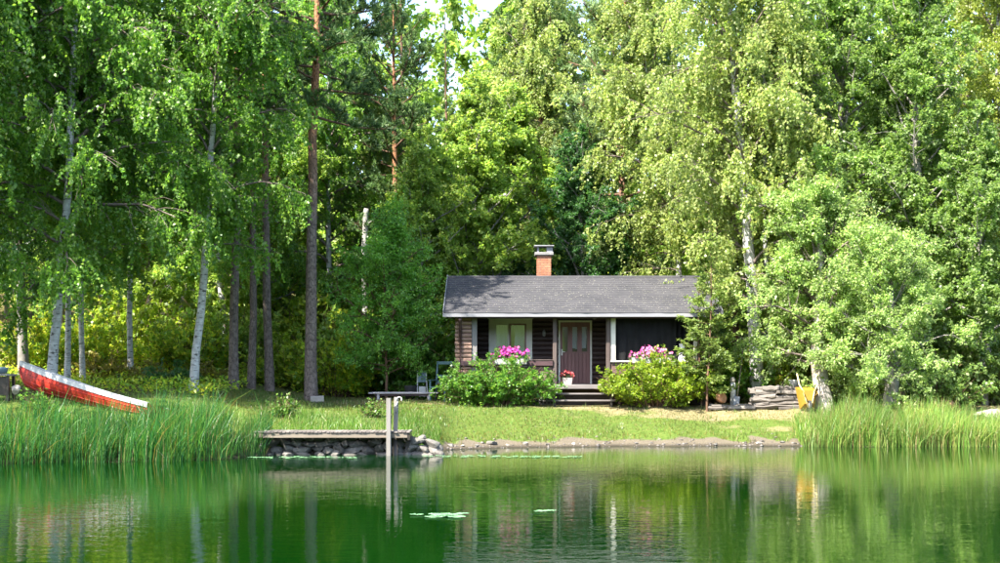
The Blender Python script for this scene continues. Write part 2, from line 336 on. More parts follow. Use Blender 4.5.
# ------------------------------------------------------------------ ground and water
SX = np.array([-250, -90, -45, -30, -22, -16, -13, -10.5, -7.5, -6.4, -6.05, -5.7, -2.0, -1.4, -0.4, 2.0, 5.0, 8.3, 9.0, 11.0, 14.0, 20, 34, 60, 250.])
SY = np.array([-60, -20, 4.0, 14, 21., 26.5, 29.6, 31.2, 31.9, 32.5, 33.6, 34.32, 34.42, 36.5, 37.3, 38.0, 38.3, 38.4, 38.0, 38.2, 38.1, 37.6, 35, 30, 10.])
def shore(x): return np.interp(x, SX, SY)
def smooth01(t): t = np.clip(t, 0, 1); return t * t * (3 - 2 * t)
def wob(x, y): return (np.sin(x * 1.7 + y * 0.6) + np.sin(x * 0.63 - y * 1.1 + 1) + np.sin(x * 3.1 + y * 2.3 + 2) * 0.4) / 2.4
_nr = np.random.default_rng(3); _na = _nr.uniform(0, tau, 14); _nf = _nr.uniform(2.2, 9.0, 14); _np = _nr.uniform(0, tau, 14)
def wn(x, y): return sum(np.sin((x * cos(a) + y * sin(a)) * f + p) for a, f, p in zip(_na, _nf, _np)) / 3.2
def ground_z(x, y):
    x = np.asarray(x, float); y = np.asarray(y, float)
    s = y - shore(x) - 0.12 * np.sin(x * 2.3) - 0.07 * np.sin(x * 5.9 + 1)
    a = np.interp(s, [-40, -6, -1, 0, 0.45, 0.9, 1.5, 3.0, 4.6, 9, 14, 24, 60, 250], [-3, -1.6, -0.35, 0, 0.10, 0.24, 0.40, 0.70, 1.0, 1.12, 1.35, 2.2, 7.5, 40])
    wall = smooth01((x + 6.1) / 0.3) * smooth01((-1.9 - x) / 0.5)          # the stone-edged bank behind the dock
    b = np.interp(s, [-40, -6, -0.3, 0.05, 0.35, 1.5, 4.6, 9, 14, 24, 60, 250], [-3, -1.6, -0.35, 0, 0.40, 0.62, 0.96, 1.12, 1.35, 2.2, 7.5, 40])
    z = a * (1 - wall) + b * wall
    left = smooth01((-5.5 - x) / 4.0) * smooth01((s - 0.8) / 3.0)
    z = z + 0.38 * left + 0.035 * wob(x, y) * smooth01(s / 1.5) + 0.10 * wob(x * 0.5, y * 0.5) * smooth01((s - 9) / 8)
    far = np.clip((-70 - y) / 120.0, 0, 1)
    return z + far * 45
def axis(parts): return np.unique(np.concatenate([np.arange(a, b, st) for a, b, st in parts]))
gx = axis([(-250, -60, 19), (-60, -24, 2.5), (-24, -15, 0.6), (-15, 17, 0.17), (17, 26, 0.6), (26, 60, 3), (60, 251, 19)])
gy = axis([(-200, -20, 12), (-20, 28, 2.2), (28, 52, 0.17), (52, 62, 0.8), (62, 90, 3), (90, 300, 20)])
XX, YY = np.meshgrid(gx, gy); ZZ = ground_z(XX, YY)
nx, ny = len(gx), len(gy)
ii = np.arange(nx * ny).reshape(ny, nx)
gme = mesh_np('ground', np.stack([XX, YY, ZZ], -1).reshape(-1, 3), np.stack([ii[:-1, :-1], ii[:-1, 1:], ii[1:, 1:], ii[1:, :-1]], -1).reshape(-1, 4), smooth=True)
S = (YY - shore(XX)).ravel(); xf = XX.ravel(); yf = YY.ravel()
def attr(me, name, v):
    a = me.attributes.new(name, 'FLOAT', 'POINT'); a.data.foreach_set('value', np.asarray(v, np.float32))
sand = 1 - smooth01((ZZ.ravel() - 0.11 - 0.045 * wn(xf, yf)) / 0.14)
woods = smooth01((yf - 45.6 - 1.3 * wob(xf * .7, yf)) / 1.6)
woods = np.maximum(woods, smooth01((-9.2 - xf) / 2.0) * smooth01((yf - 36.5) / 2))
woods = np.maximum(woods, smooth01((xf - 7.0) / 2) * smooth01((yf - 42.4) / 0.8))
dry = np.clip(smooth01((xf - 0.5) / 5.0) * 0.75 + smooth01((yf - 41.6) / 1.0) * 0.55 * smooth01((xf + 7) / 3), 0, 1) * smooth01((S - 1.3 + .9 * wn(xf * .4, yf * .6)) / 2.2)
mud = np.maximum(1 - smooth01((xf + 6.4) / .5), smooth01((xf - 8.2) / .5)) * (1 - smooth01((S - 1.6) / .6)); attr(gme, 'mud', mud); attr(gme, 'wet', 1 - smooth01((ZZ.ravel() - .015) / .06))
attr(gme, 'sand', sand); attr(gme, 'woods', woods); attr(gme, 'dry', dry)
def ground_mat():
    m, nt, b, _ = new_mat('ground')
    def at(n): a = N(nt, 'ShaderNodeAttribute'); a.attribute_name = n; return a.outputs['Fac']
    f1 = noise(nt, 1.3, 5, 0.6); f2 = noise(nt, 9, 5, 0.65); f3 = noise(nt, 40, 3, 0.7)
    green = ramp(nt, f2, [(0.3, (0.042, 0.076, 0.013)), (0.55, (0.076, 0.112, 0.02)), (0.75, (0.14, 0.135, 0.045))])
    straw = ramp(nt, f2, [(0.3, (0.11, 0.10, 0.04)), (0.55, (0.20, 0.165, 0.085)), (0.75, (0.27, 0.22, 0.13))])
    soil = ramp(nt, f3, [(0.3, (0.062, 0.050, 0.034)), (0.55, (0.125, 0.104, 0.074)), (0.8, (0.20, 0.172, 0.13))])
    floor_ = ramp(nt, f2, [(0.3, (0.035, 0.05, 0.012)), (0.5, (0.09, 0.08, 0.025)), (0.6, (0.17, 0.115, 0.05)), (0.72, (0.06, 0.09, 0.018))])
    c = mixc(nt, ramp(nt, mathn(nt, 'ADD', at('dry'), mathn(nt, 'MULTIPLY', mathn(nt, 'SUBTRACT', f1, 0.5), 1.3)), [(0.3, (0, 0, 0)), (0.7, (1, 1, 1))]), green, straw)
    c = mixc(nt, at('woods'), c, floor_)
    c = mixc(nt, ramp(nt, mathn(nt, 'ADD', at('sand'), mathn(nt, 'MULTIPLY', mathn(nt, 'SUBTRACT', f2, 0.5), 0.7)), [(0.35, (0, 0, 0)), (0.65, (1, 1, 1))]), c, soil)
    c = mixc(nt, mathn(nt, 'MULTIPLY', at('wet'), 0.8), c, (0.022, 0.019, 0.013))
    c = mixc(nt, at('mud'), c, (0.022, 0.026, 0.010))
    nt.links.new(c, b.inputs['Base Color']); b.inputs['Roughness'].default_value = 0.95; b.inputs['Specular IOR Level'].default_value = 0.1
    bump(nt, b, f3, 0.8, 0.03); return m
M['ground'] = ground_mat()
g = ob('ground', gme, M['ground']); tag(g, 'grassy bank sloping from the lake to the wooded rise', None, kind='structure')
wme = mesh_np('lake', [(-250, -200, 0), (250, -200, 0), (250, 60, 0), (-250, 60, 0)], [(0, 1, 2, 3)])
w = ob('lake', wme, M['water']); tag(w, 'still dark green lake with fine ripples', None, kind='structure')

# ------------------------------------------------------------------ plant building blocks
def grow(S, D, L, n, gvec, jit, rng):
    d = norm(np.array(D, float)); p = np.array(S, float); pts = [p]; L = np.asarray(L, float)
    for i in range(n):
        d = norm(d + gvec + rng.normal(0, jit, d.shape)); p = p + d * (L / n)[:, None]; pts.append(p)
    return np.stack(pts, 1)
def along(pts, idx, t):
    n = pts.shape[1] - 1; f = np.clip(t, 0, 0.9999) * n; i = f.astype(int); r = (f - i)[:, None]
    a = pts[idx, i]; b = pts[idx, i + 1]
    return a + (b - a) * r, norm(b - a)
def leaf_quads(P, A, Nn, L, W, fold=0.12):
    A = norm(A); side = norm(np.cross(A, Nn)); n2 = np.cross(side, A)
    L = L[:, None]; W = W[:, None]
    V = np.stack([P, P + A * L * 0.45 + side * W / 2 + n2 * W * fold, P + A * L, P + A * L * 0.45 - side * W / 2 + n2 * W * fold], 1)
    return V.reshape(-1, 3), np.arange(len(P) * 4).reshape(-1, 4)
def needle_tris(P, A, L, W, rng):
    A = norm(A); side = norm(np.cross(A, rng.normal(size=A.shape))); L = L[:, None]; W = W[:, None]
    V = np.stack([P - side * W / 2, P + side * W / 2, P + A * L], 1)
    return V.reshape(-1, 3), np.arange(len(P) * 3).reshape(-1, 3)
UP = np.array([0, 0, 1.0])

class Tree: pass
def join_tubes(lst):
    V, F, o = [], [], 0
    for pts, rad, n in lst:
        v, f = tube_arrays(pts, rad, n); V.append(v); F.append(f + o); o += len(v)
    return np.concatenate(V), np.concatenate(F)
def trunk_line(H, bend, rng, n=14, wig=0.02):
    t = np.linspace(0, 1, n + 1); p = np.zeros((n + 1, 3)); p[:, 2] = t * H
    off = np.cumsum(rng.normal(0, wig, (n + 1, 2)), 0); off -= off[0]
    bx = np.interp(t * H, [b[0] for b in bend], [b[1] for b in bend]); by = np.interp(t * H, [b[0] for b in bend], [b[2] for b in bend])
    p[:, 0] = bx + off[:, 0]; p[:, 1] = by + off[:, 1]; p[0, 2] = -0.25
    return p[None]

def make_tree(kind, seed, H, R, cb, r0, bend=((0, 0, 0), (20, 0, 0)), limbs=40, leaves=40000, leaf=(0.08, 0.06), profile=None, seg=8, flare=1.25, top=1.0):
    """returns (trunk mesh, crown mesh) in local coordinates, base at the origin"""
    rng = np.random.default_rng(seed)
    tr = trunk_line(H, bend, rng)
    k = tr.shape[1]; tt = np.linspace(0, 1, k)
    rad = r0 * np.interp(tt, [0, 0.05, 0.5, 1], [flare, 1.0, 0.66, 0.08])
    tubes = [(tr, rad[None], seg)]
    u = (np.arange(limbs) + rng.uniform(0, 1, limbs)) / limbs; t = cb + (0.99 - cb) * u * top
    az = np.arange(limbs) * 2.39996 + rng.normal(0, 0.35, limbs)
    Sx, _ = along(tr, np.zeros(limbs, int), t)
    prof = profile or ([0, .2, .55, 1], [.7, 1, .8, .2])
    L = R * np.interp(u, *prof) * rng.uniform(0.72, 1.15, limbs)
    out = np.stack([np.cos(az), np.sin(az), np.zeros(limbs)], -1)
    if kind in ('broad', 'birch'):
        el = np.radians(np.interp(u, [0, 1], [22, 68]) if kind == 'broad' else np.interp(u, [0, 1], [38, 72])) + rng.normal(0, 0.14, limbs)
        D = out * np.cos(el)[:, None] + UP * np.sin(el)[:, None]
        lb = grow(Sx, D, L, 6, UP * (0.02 if kind == 'broad' else -0.14), 0.12, rng)
        lr = np.maximum(0.012, 0.017 * L)[:, None] * np.linspace(1, 0.25, 7)[None]
        tubes.append((lb, lr, 5))
        ns = (limbs * 9)
        w = L / L.sum(); li = rng.choice(limbs, ns, p=w); ts = rng.uniform(0.05 if kind == 'birch' else 0.15, 1.0, ns)
        sp, sdv = along(lb, li, ts)
        rnd = norm(rng.normal(size=(ns, 3)))
        if kind == 'broad':
            sD = norm(sdv * 0.6 + rnd * 0.9 + UP * 0.15); sL = np.clip(0.42 * L[li] * (1.15 - 0.6 * ts), 0.3, 1.4) * rng.uniform(0.6, 1.2, ns)
            sb = grow(sp, sD, sL, 4, UP * -0.03, 0.14, rng)
            tubes.append((sb[:, :, :], np.linspace(0.013, 0.004, 5)[None] * np.ones((ns, 1)), 3))
            nt_ = ns * 5; si = rng.integers(0, ns, nt_); tp, td = along(sb, si, rng.uniform(0.15, 1.0, nt_))
            tD = norm(td * 0.5 + norm(rng.normal(size=(nt_, 3))) + UP * 0.1); tL = rng.uniform(0.18, 0.5, nt_)
            tw = grow(tp, tD, tL, 2, UP * -0.1, 0.15, rng)
            lii = rng.integers(0, nt_, leaves); lt = rng.uniform(0.05, 1.0, leaves)
            P, A = along(tw, lii, lt); P = P + rng.normal(0, 0.045, P.shape)
            ax = norm(A * 0.5 + rng.normal(size=P.shape) * 0.7 - UP * 0.35)
            nn = norm(UP * 0.75 + rng.normal(size=P.shape) * 0.6)
        else:
            sD = norm(sdv * 0.9 + rnd * 0.55 + UP * 0.05); sL = np.clip(0.45 * L[li], 0.4, 1.5) * rng.uniform(0.5, 1.2, ns)
            sb = grow(sp, sD, sL, 4, UP * -0.16, 0.12, rng)
            tubes.append((sb, np.linspace(0.012, 0.004, 5)[None] * np.ones((ns, 1)), 3))
            nt_ = ns * 5; si = rng.integers(0, ns, nt_); tp, td = along(sb, si, rng.uniform(0.1, 1.0, nt_))
            tD = norm(td * 0.5 + rng.normal(size=(nt_, 3)) * 0.45); tL = rng.uniform(0.35, 1.0, nt_) * rng.uniform(0.7, 1.7, nt_) * min(1.0, R / 3 + 0.25)
            tw = grow(tp, tD, tL, 5, UP * -0.42, 0.06, rng)
            pl = tL / tL.sum(); lii = rng.choice(nt_, leaves, p=pl); lt = rng.uniform(0.05, 1.0, leaves)
            P, A = along(tw, lii, lt); P = P + rng.normal(0, 0.03, P.shape)
            ax = norm(rng.normal(size=P.shape) * 0.55 - UP * 0.8)
            nn = norm(rng.normal(size=P.shape) + UP * 0.3 + np.concatenate([P[:, :2] - tr[0, -1, :2], np.zeros((len(P), 1))], 1) * 0.12)
        s = rng.uniform(0.65, 1.25, leaves)
        V, Q = leaf_quads(P, ax, nn, leaf[0] * s, leaf[1] * s)
        crown = mesh_np('crown', V, quads=Q)
    elif kind == 'pine':
        el = np.radians(np.interp(u, [0, 0.5, 1], [-8, 15, 60])) + rng.normal(0, 0.15, limbs)
        D = out * np.cos(el)[:, None] + UP * np.sin(el)[:, None]
        lb = grow(Sx, D, L, 6, UP * 0.06, 0.13, rng)
        tubes.append((lb, np.maximum(0.014, 0.02 * L)[:, None] * np.linspace(1, 0.3, 7)[None], 5))
        ns = limbs * 18; li = rng.choice(limbs, ns, p=L / L.sum()); ts = rng.uniform(0.22, 1.0, ns)
        sp, sdv = along(lb, li, ts)
        sD = norm(sdv * 0.8 + norm(rng.normal(size=(ns, 3)) * np.array([1, 1, 0.5])) * 0.8 + UP * 0.2); sL = rng.uniform(0.25, 0.75, ns)
        sb = grow(sp, sD, sL, 3, UP * 0.1, 0.12, rng)
        tubes.append((sb, np.linspace(0.012, 0.005, 4)[None] * np.ones((ns, 1)), 3))
        lii = rng.integers(0, ns, leaves); lt = np.sqrt(rng.uniform(0.08, 1.0, leaves))
        P, A = along(sb, lii, lt)
        ax = norm(A * 0.8 + rng.normal(size=P.shape) * 0.62 + UP * 0.12); s = rng.uniform(0.7, 1.2, leaves)
        V, T = needle_tris(P, ax, leaf[0] * s, leaf[1] * s, rng); crown = mesh_np('crown', V, tris=T)
    elif kind in ('spruce', 'sapling'):
        el = np.radians(np.interp(u, [0, 0.7, 1], [-14, 8, 45] if kind == 'spruce' else [0, 14, 50])) + rng.normal(0, 0.08, limbs)
        D = out * np.cos(el)[:, None] + UP * np.sin(el)[:, None]
        lb = grow(Sx, D, L, 6, UP * 0.05, 0.04, rng)
        tubes.append((lb, np.maximum(0.008, 0.013 * L)[:, None] * np.linspace(1, 0.25, 7)[None], 5))
        ns = limbs * 12; li = rng.choice(limbs, ns, p=L / L.sum()); ts = rng.uniform(0.12, 1.0, ns)
        sp, sdv = along(lb, li, ts)
        lat = norm(np.cross(sdv, UP)) * np.where(rng.uniform(size=ns) > 0.5, 1, -1)[:, None]
        sD = norm(sdv * 0.75 + lat * 0.8 + UP * rng.normal(-0.05, 0.12, ns)[:, None]); sL = np.clip(L[li] * (1.1 - ts) * 0.55, 0.1, 0.7) * rng.uniform(0.7, 1.2, ns)
        sb = grow(sp, sD, sL, 3, UP * -0.08, 0.06, rng)
        al = np.concatenate([np.repeat(lb[:, 2:], 1, 0)[:, [0, 2, 3, 4]], sb], 0)
        wl = np.concatenate([L * 0.8, sL]); lii = rng.choice(len(al), leaves, p=wl / wl.sum())
        P, A = along(al, lii, rng.uniform(0, 1, leaves))
        ax = norm(A * 0.7 + rng.normal(size=P.shape) * np.array([0.7, 0.7, 0.5])); s = rng.uniform(0.7, 1.2, leaves)
        if kind == 'sapling':
            V, Q = leaf_quads(P + rng.normal(0, .02, P.shape), ax, norm(UP + rng.normal(size=P.shape) * .45), leaf[0] * s, leaf[1] * s); crown = mesh_np('crown', V, quads=Q)
        else:
            V, T = needle_tris(P, ax, leaf[0] * s, leaf[1] * s, rng); crown = mesh_np('crown', V, tris=T)
    V, F = join_tubes(tubes[:1]); V2, F2 = join_tubes(tubes[1:])
    return mesh_np('trunk', V, quads=F, smooth=True), crown, mesh_np('limbs', V2, quads=F2, smooth=True)

def make_shrub(seed, R, H, stems, leaves, leaf, flat=1.0, depth=None):
    rng = np.random.default_rng(seed); depth = depth or R
    az = rng.uniform(0, tau, stems); q = np.sqrt(rng.uniform(0.02, 1, stems))
    base = np.stack([np.cos(az) * q * R * 0.35, np.sin(az) * q * depth * 0.35, np.zeros(stems) - 0.05], -1)
    D = np.stack([np.cos(az) * q * R, np.sin(az) * q * depth, np.ones(stems) * H * (1.15 - 0.55 * q * flat)], -1)
    L = np.linalg.norm(D - base * 0.8, axis=1) * rng.uniform(0.72, 1.06, stems)
    st = grow(base, D, L, 6, UP * -0.035, 0.09, rng)
    ns = stems * 5; si = rng.integers(0, stems, ns); ts = rng.uniform(0.15, 1, ns)
    p, d = along(st, si, ts); sD = norm(d * 0.7 + rng.normal(size=(ns, 3)) * 0.6); sb = grow(p, sD, rng.uniform(0.12, 0.38, ns) * max(0.5, min(1, H)), 3, UP * -0.05, 0.1, rng)
    V, F = join_tubes([(st, np.linspace(0.012, 0.004, 7)[None] * np.ones((stems, 1)), 4), (sb, np.linspace(0.005, 0.002, 4)[None] * np.ones((ns, 1)), 3)])
    li = rng.integers(0, ns, leaves); P, A = along(sb, li, rng.uniform(0, 1, leaves)); P = P + rng.normal(0, 0.03, P.shape)
    P[:, 2] = np.maximum(P[:, 2], 0.02)
    ax = norm(A * 0.6 + rng.normal(size=P.shape) * 0.7); nn = norm(UP * 0.7 + rng.normal(size=P.shape) * 0.6)
    s = rng.uniform(0.6, 1.25, leaves); LV, LQ = leaf_quads(P, ax, nn, leaf[0] * s, leaf[1] * s)
    return mesh_np('stems', V, quads=F, smooth=True), mesh_np('foliage', LV, quads=LQ)

def blades(P, H, W, rng, lean=0.35, segs=3, wind=(0.0, 0.0)):
    n = len(P); a = rng.uniform(0, tau, n); dirv = np.stack([np.cos(a), np.sin(a)], -1) * np.abs(rng.normal(0, lean, n))[:, None] + np.array(wind)
    fa = rng.uniform(0, pi, n); side = np.stack([np.cos(fa), np.sin(fa), np.zeros(n)], -1)
    lev = np.linspace(0, 1, segs + 1); Vs = []
    for j, t in enumerate(lev):
        c = P.copy(); c[:, :2] += dirv * (H * t ** 2)[:, None]; c[:, 2] += H * t * (1 - 0.25 * t * np.minimum(1, np.linalg.norm(dirv, axis=1)))
        if j < segs:
            w = (W * (1 - 0.55 * t))[:, None]; Vs += [c - side * w / 2, c + side * w / 2]
        else: Vs.append(c)
    V = np.stack(Vs, 1); m = 2 * segs + 1; b = np.arange(n)[:, None] * m
    Q = np.concatenate([np.stack([b + 2 * j, b + 2 * j + 1, b + 2 * j + 3, b + 2 * j + 2], -1).reshape(-1, 4) for j in range(segs - 1)]) if segs > 1 else None
    T = np.concatenate([b + 2 * segs - 2, b + 2 * segs - 1, b + 2 * segs], 1)
    return V.reshape(-1, 3), Q, T

def place_tree(name, label, cat, meshes, x, y, rz=0.0, sc=1.0, leafm='birch_leaf', barkm='birch_bark', group=None, sink=0.0):
    t = thing(name, label, cat, (x, y, float(ground_z(x, y)) - sink), (0, 0, rz), group)
    t.scale = (sc, sc, sc) if not isinstance(sc, tuple) else sc
    for nm, me, mt in (('trunk', meshes[0], barkm), ('limbs', meshes[2], 'twig_bark' if 'birch' in barkm else 'brown_bark' if 'pine' in barkm else barkm), ('crown', meshes[1], leafm)):
        o = bpy.data.objects.new(nm, me); COL.objects.link(o); o.parent = t
        if not me.materials: me.materials.append(M[mt])
        o.material_slots[0].link = 'OBJECT'; o.material_slots[0].material = M[mt]
    return t
def place_shrub(name, label, meshes, x, y, rz=0, sc=1.0, leafm='under_leaf', group=None, cat='shrub', z=None):
    t = thing(name, label, cat, (x, y, float(ground_z(x, y)) if z is None else z), (0, 0, rz), group); t.scale = (sc,) * 3 if not isinstance(sc, tuple) else sc
    for nm, me, mt in (('stems', meshes[0], 'brown_bark'), ('foliage', meshes[1], leafm)):
        o = bpy.data.objects.new(nm, me); COL.objects.link(o); o.parent = t
        if not me.materials: me.materials.append(M[mt])
        o.material_slots[0].link = 'OBJECT'; o.material_slots[0].material = M[mt]
    return t
#==CABIN==
# ------------------------------------------------------------------ the cabin
CX0, CX1 = -1.41, 6.50                      # outer wall ends
YF, YW, YB = 43.5, 45.0, 48.6               # porch front, front wall, back wall
ZD, ZT = 1.66, 3.86                         # deck and wall-top heights
cabin = thing('log_cabin', 'dark brown log cabin with grey felt roof and covered front porch', 'cabin', (2.5, 46.0, 1.0))
rng = np.random.default_rng(5)
LH = 0.157
def log_run(x0, x1, z0, z1, y, mat='brown_log', depth=0.15, lh=LH):
    z = z0
    while z < z1 - 0.03:
        h = min(lh, z1 - z)
        part('log', MB().beam((x0, y, z + h / 2), (x1, y, z + h / 2), depth, h - 0.006, 0.045), M[mat], cabin)
        z += h
WX0, WX1, WZ0, WZ1 = -0.36, 1.04, 2.17, 3.80  # window casing outside
DX0, DX1, DZ1 = 1.89, 2.97, 3.73              # door casing outside
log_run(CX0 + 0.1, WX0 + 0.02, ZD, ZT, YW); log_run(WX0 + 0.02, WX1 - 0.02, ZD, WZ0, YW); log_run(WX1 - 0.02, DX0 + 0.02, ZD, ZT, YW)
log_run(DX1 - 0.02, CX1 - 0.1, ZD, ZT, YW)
part('lintel', MB().beam((WX0, YW, ZT - 0.03), (WX1, YW, ZT - 0.03), 0.15, 0.06), M['brown_log'], cabin)
part('lintel', MB().beam((DX0, YW, (DZ1 + ZT) / 2), (DX1, YW, (DZ1 + ZT) / 2), 0.15, ZT - DZ1), M['brown_log'], cabin)
z = 1.12
while z < ZT - 0.02:                          # side and back walls
    h = min(LH, ZT - z)
    for x in (CX0 + 0.08, CX1 - 0.08):
        part('log', MB().beam((x, YW + 0.085, z + h / 2), (x, YB + 0.25, z + h / 2), 0.15, h - 0.006, 0.045), M['brown_log'], cabin)
    part('log', MB().beam((CX0 - 0.12, YB, z + h / 2), (CX1 + 0.12, YB, z + h / 2), 0.14, h - 0.01, 0.045), M['brown_log'], cabin)
    z += h
for x0, x1 in ((CX0, CX1),):
    part('foundation', MB().box(CX0 + 0.02, CX1 - 0.02, YW + 0.12, YB - 0.1, 0.6, 1.12), M['concrete'], cabin)
part('inner_wall', MB().box(CX0 + 0.25, CX1 - 0.25, 46.3, 46.35, 1.7, 3.85), M['interior'], cabin)
part('floor_slab', MB().box(CX0 + 0.2, CX1 - 0.2, YW + 0.09, YB - 0.09, 1.56, 1.655), M['interior'], cabin)
part('ceiling', MB().box(CX0 + 0.2, CX1 - 0.2, YW + 0.09, YB - 0.09, ZT - 0.03, ZT + 0.02), M['interior'], cabin)
part('porch_ceiling', MB().box(CX0, CX1, YF - 0.06, YW + 0.08, ZT + 0.005, ZT + 0.04), M['brown_log'], cabin)
# left corner: end of the log wall turned to the lake, its sunlit look put into the log colour
z = 1.10; k = 0
while z < 3.82:
    h = 0.128; j = 0.012 * (k % 2)
    part('log_end', MB().beam((CX0 + j, YF, z + h / 2), (-0.90 + j * 0.6, YF, z + h / 2), 0.13, h - 0.012, 0.03), M['sun_toned_log'], cabin); z += h; k += 1
z = 1.10
while z < ZT - 0.02:                          # porch end wall, left
    h = min(LH, ZT - z); part('log', MB().beam((CX0 + 0.1, YF + 0.075, z + h / 2), (CX0 + 0.1, YW + 0.075, z + h / 2), 0.13, h - 0.008, 0.04), M['brown_log'], cabin); z += h
part('corner_board', MB().beam((-0.80, YF + 0.01, 1.66), (-0.80, YF + 0.01, 3.86), 0.17, 0.05, 0.008, (0, 1, 0)), M['pale_post'], cabin)
dp = MB().tube([(-1.24, YF - 0.46, 3.72), (-1.24, YF - 0.30, 3.62), (-1.24, YF - 0.14, 3.48), (-1.24, YF - 0.12, 3.3), (-1.24, YF - 0.12, 1.25), (-1.24, YF - 0.30, 1.12)], 0.05, 10)
part('downpipe', dp, M['dark_rail'], cabin, True)
# porch posts
for x in (1.72, 3.39):
    part('porch_post', MB().beam((x, YF, ZD), (x, YF, ZT), 0.135, 0.135, 0.02, (0, 1, 0)), M['post_wood'], cabin)
part('porch_post', MB().beam((6.42, YF, 1.0), (6.42, YF, ZT), 0.15, 0.135, 0.02, (0, 1, 0)), M['rail_board'], cabin)
part('porch_beam', MB().beam((CX0, YF, 3.80), (CX1, YF, 3.80), 0.16, 0.12, 0.012), M['brown_log'], cabin)
# left bay: top rail and parapet boards
part('rail', MB().beam((CX0 - 0.03, YF - 0.07, 2.33), (1.65, YF - 0.07, 2.33), 0.09, 0.165, 0.015), M['dark_rail'], cabin)
part('rail_cap', MB().beam((-0.70, YF - 0.02, 2.434), (1.65, YF - 0.02, 2.434), 0.22, 0.03, 0.008), M['post_wood'], cabin)
def boards(x0, x1, z0, z1, y, bh=0.125, mat='rail_board'):
    z = z0
    while z < z1 - 0.03:
        h = min(bh, z1 - z); part('board', MB().beam((x0, y, z + h / 2), (x1, y, z + h / 2), 0.035, h - 0.008, 0.008), M[mat], cabin); z += h
boards(-0.71, 1.65, 1.62, 2.30, YF)
boards(3.465, 6.34, 1.62, 2.36, YF)
part('sill', MB().beam((3.46, YF - 0.02, 2.392), (6.345, YF - 0.02, 2.392), 0.14, 0.045, 0.008), M['cream'], cabin)
# right bay: framed opening hung with dark netting
part('frame_board', MB().beam((3.545, YF + 0.005, 2.42), (3.545, YF + 0.005, 3.74), 0.155, 0.05, 0.008, (0, 1, 0)), M['cream'], cabin)
part('frame_board', MB().beam((6.12, YF + 0.005, 2.42), (6.12, YF + 0.005, 3.74), 0.12, 0.05, 0.008, (0, 1, 0)), M['cream'], cabin)
def drape(x0, x1, z0, z1, y, amp, waves, seed, n=60, m=12):
    r = np.random.default_rng(seed); ph = r.uniform(0, tau, 4); X = np.linspace(x0, x1, n); Zs = np.linspace(z1, z0, m)
    V = []
    for j, zz in enumerate(Zs):
        q = j / (m - 1)
        for i, xx in enumerate(X):
            s_ = (xx - x0) / (x1 - x0)
            off = amp * (np.sin(s_ * waves * tau + ph[0] + 1.4 * q) * (0.35 + 0.65 * q) + 0.6 * np.sin(s_ * waves * 2.37 * tau + ph[1]) + 0.5 * np.sin((s_ * 2.2 + q * 0.9) * tau + ph[2]))
            V.append((xx + 0.02 * np.sin(q * 5 + i), y + off, zz + 0.02 * np.sin(s_ * 9) * q))
    F = [(j * n + i, j * n + i + 1, (j + 1) * n + i + 1, (j + 1) * n + i) for j in range(m - 1) for i in range(n - 1)]
    mb = MB(); mb.add(V, F); return mb
part('netting', drape(3.60, 5.55, 2.38, 3.78, YF + 0.13, 0.022, 4, 3), M['dark_netting'], cabin, True)
part('netting', drape(5.25, 5.95, 2.38, 3.78, YF + 0.24, 0.06, 4, 8, 40), M['dark_netting'], cabin, True)
part('pale_curtain', drape(5.62, 5.80, 2.42, 2.95, YF + 0.10, 0.015, 1, 4, 12, 6), M['curtain'], cabin, True)
# deck, skirt, lattice, steps
for i in range(12):
    y0 = YF - 0.06 + i * 0.126
    part('deck_board', MB().beam((CX0 + 0.18, y0 + 0.06, ZD - 0.02), (CX1 - 0.02, y0 + 0.06, ZD - 0.02), 0.12, 0.036, 0.006), M['step_wood'], cabin)
part('deck_edge', MB().beam((1.64, YF - 0.14, ZD - 0.06), (3.48, YF - 0.14, ZD - 0.06), 0.04, 0.14, 0.01), M['step_wood'], cabin)
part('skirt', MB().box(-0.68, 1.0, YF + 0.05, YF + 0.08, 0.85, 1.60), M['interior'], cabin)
part('skirt', MB().box(3.5, 6.4, YF + 0.03, YF + 0.06, 0.85, 1.60), M['brown_log'], cabin)
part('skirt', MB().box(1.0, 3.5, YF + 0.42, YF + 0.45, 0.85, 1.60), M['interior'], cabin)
lat = part('lattice', MB().box(0.60, 1.66, YF - 0.045, YF - 0.02, 1.56, 1.60), M['pale_post'], cabin)
for i in range(9): part('lattice_slat', MB().box(0.64 + i * 0.115, 0.678 + i * 0.115, YF - 0.040, YF - 0.022, 0.98, 1.556), M['pale_post'], lat)
for i in range(5): part('lattice_slat', MB().box(0.60, 1.66, YF - 0.062, YF - 0.047, 1.03 + i * 0.115, 1.068 + i * 0.115), M['pale_post'], lat)
steps = part('steps', MB().box(1.66, 1.72, YF - 0.74, YF - 0.17, 0.85, 1.33), M['wet_wood'], cabin)
part('stringer', MB().box(3.40, 3.46, YF - 0.74, YF - 0.17, 0.85, 1.33), M['wet_wood'], steps)
for zt, y in ((1.405, YF - 0.34), (1.20, YF - 0.62)):
    part('tread', MB().beam((1.60, y, zt - 0.025), (3.52, y, zt - 0.025), 0.30, 0.05, 0.012), M['step_wood'], steps)
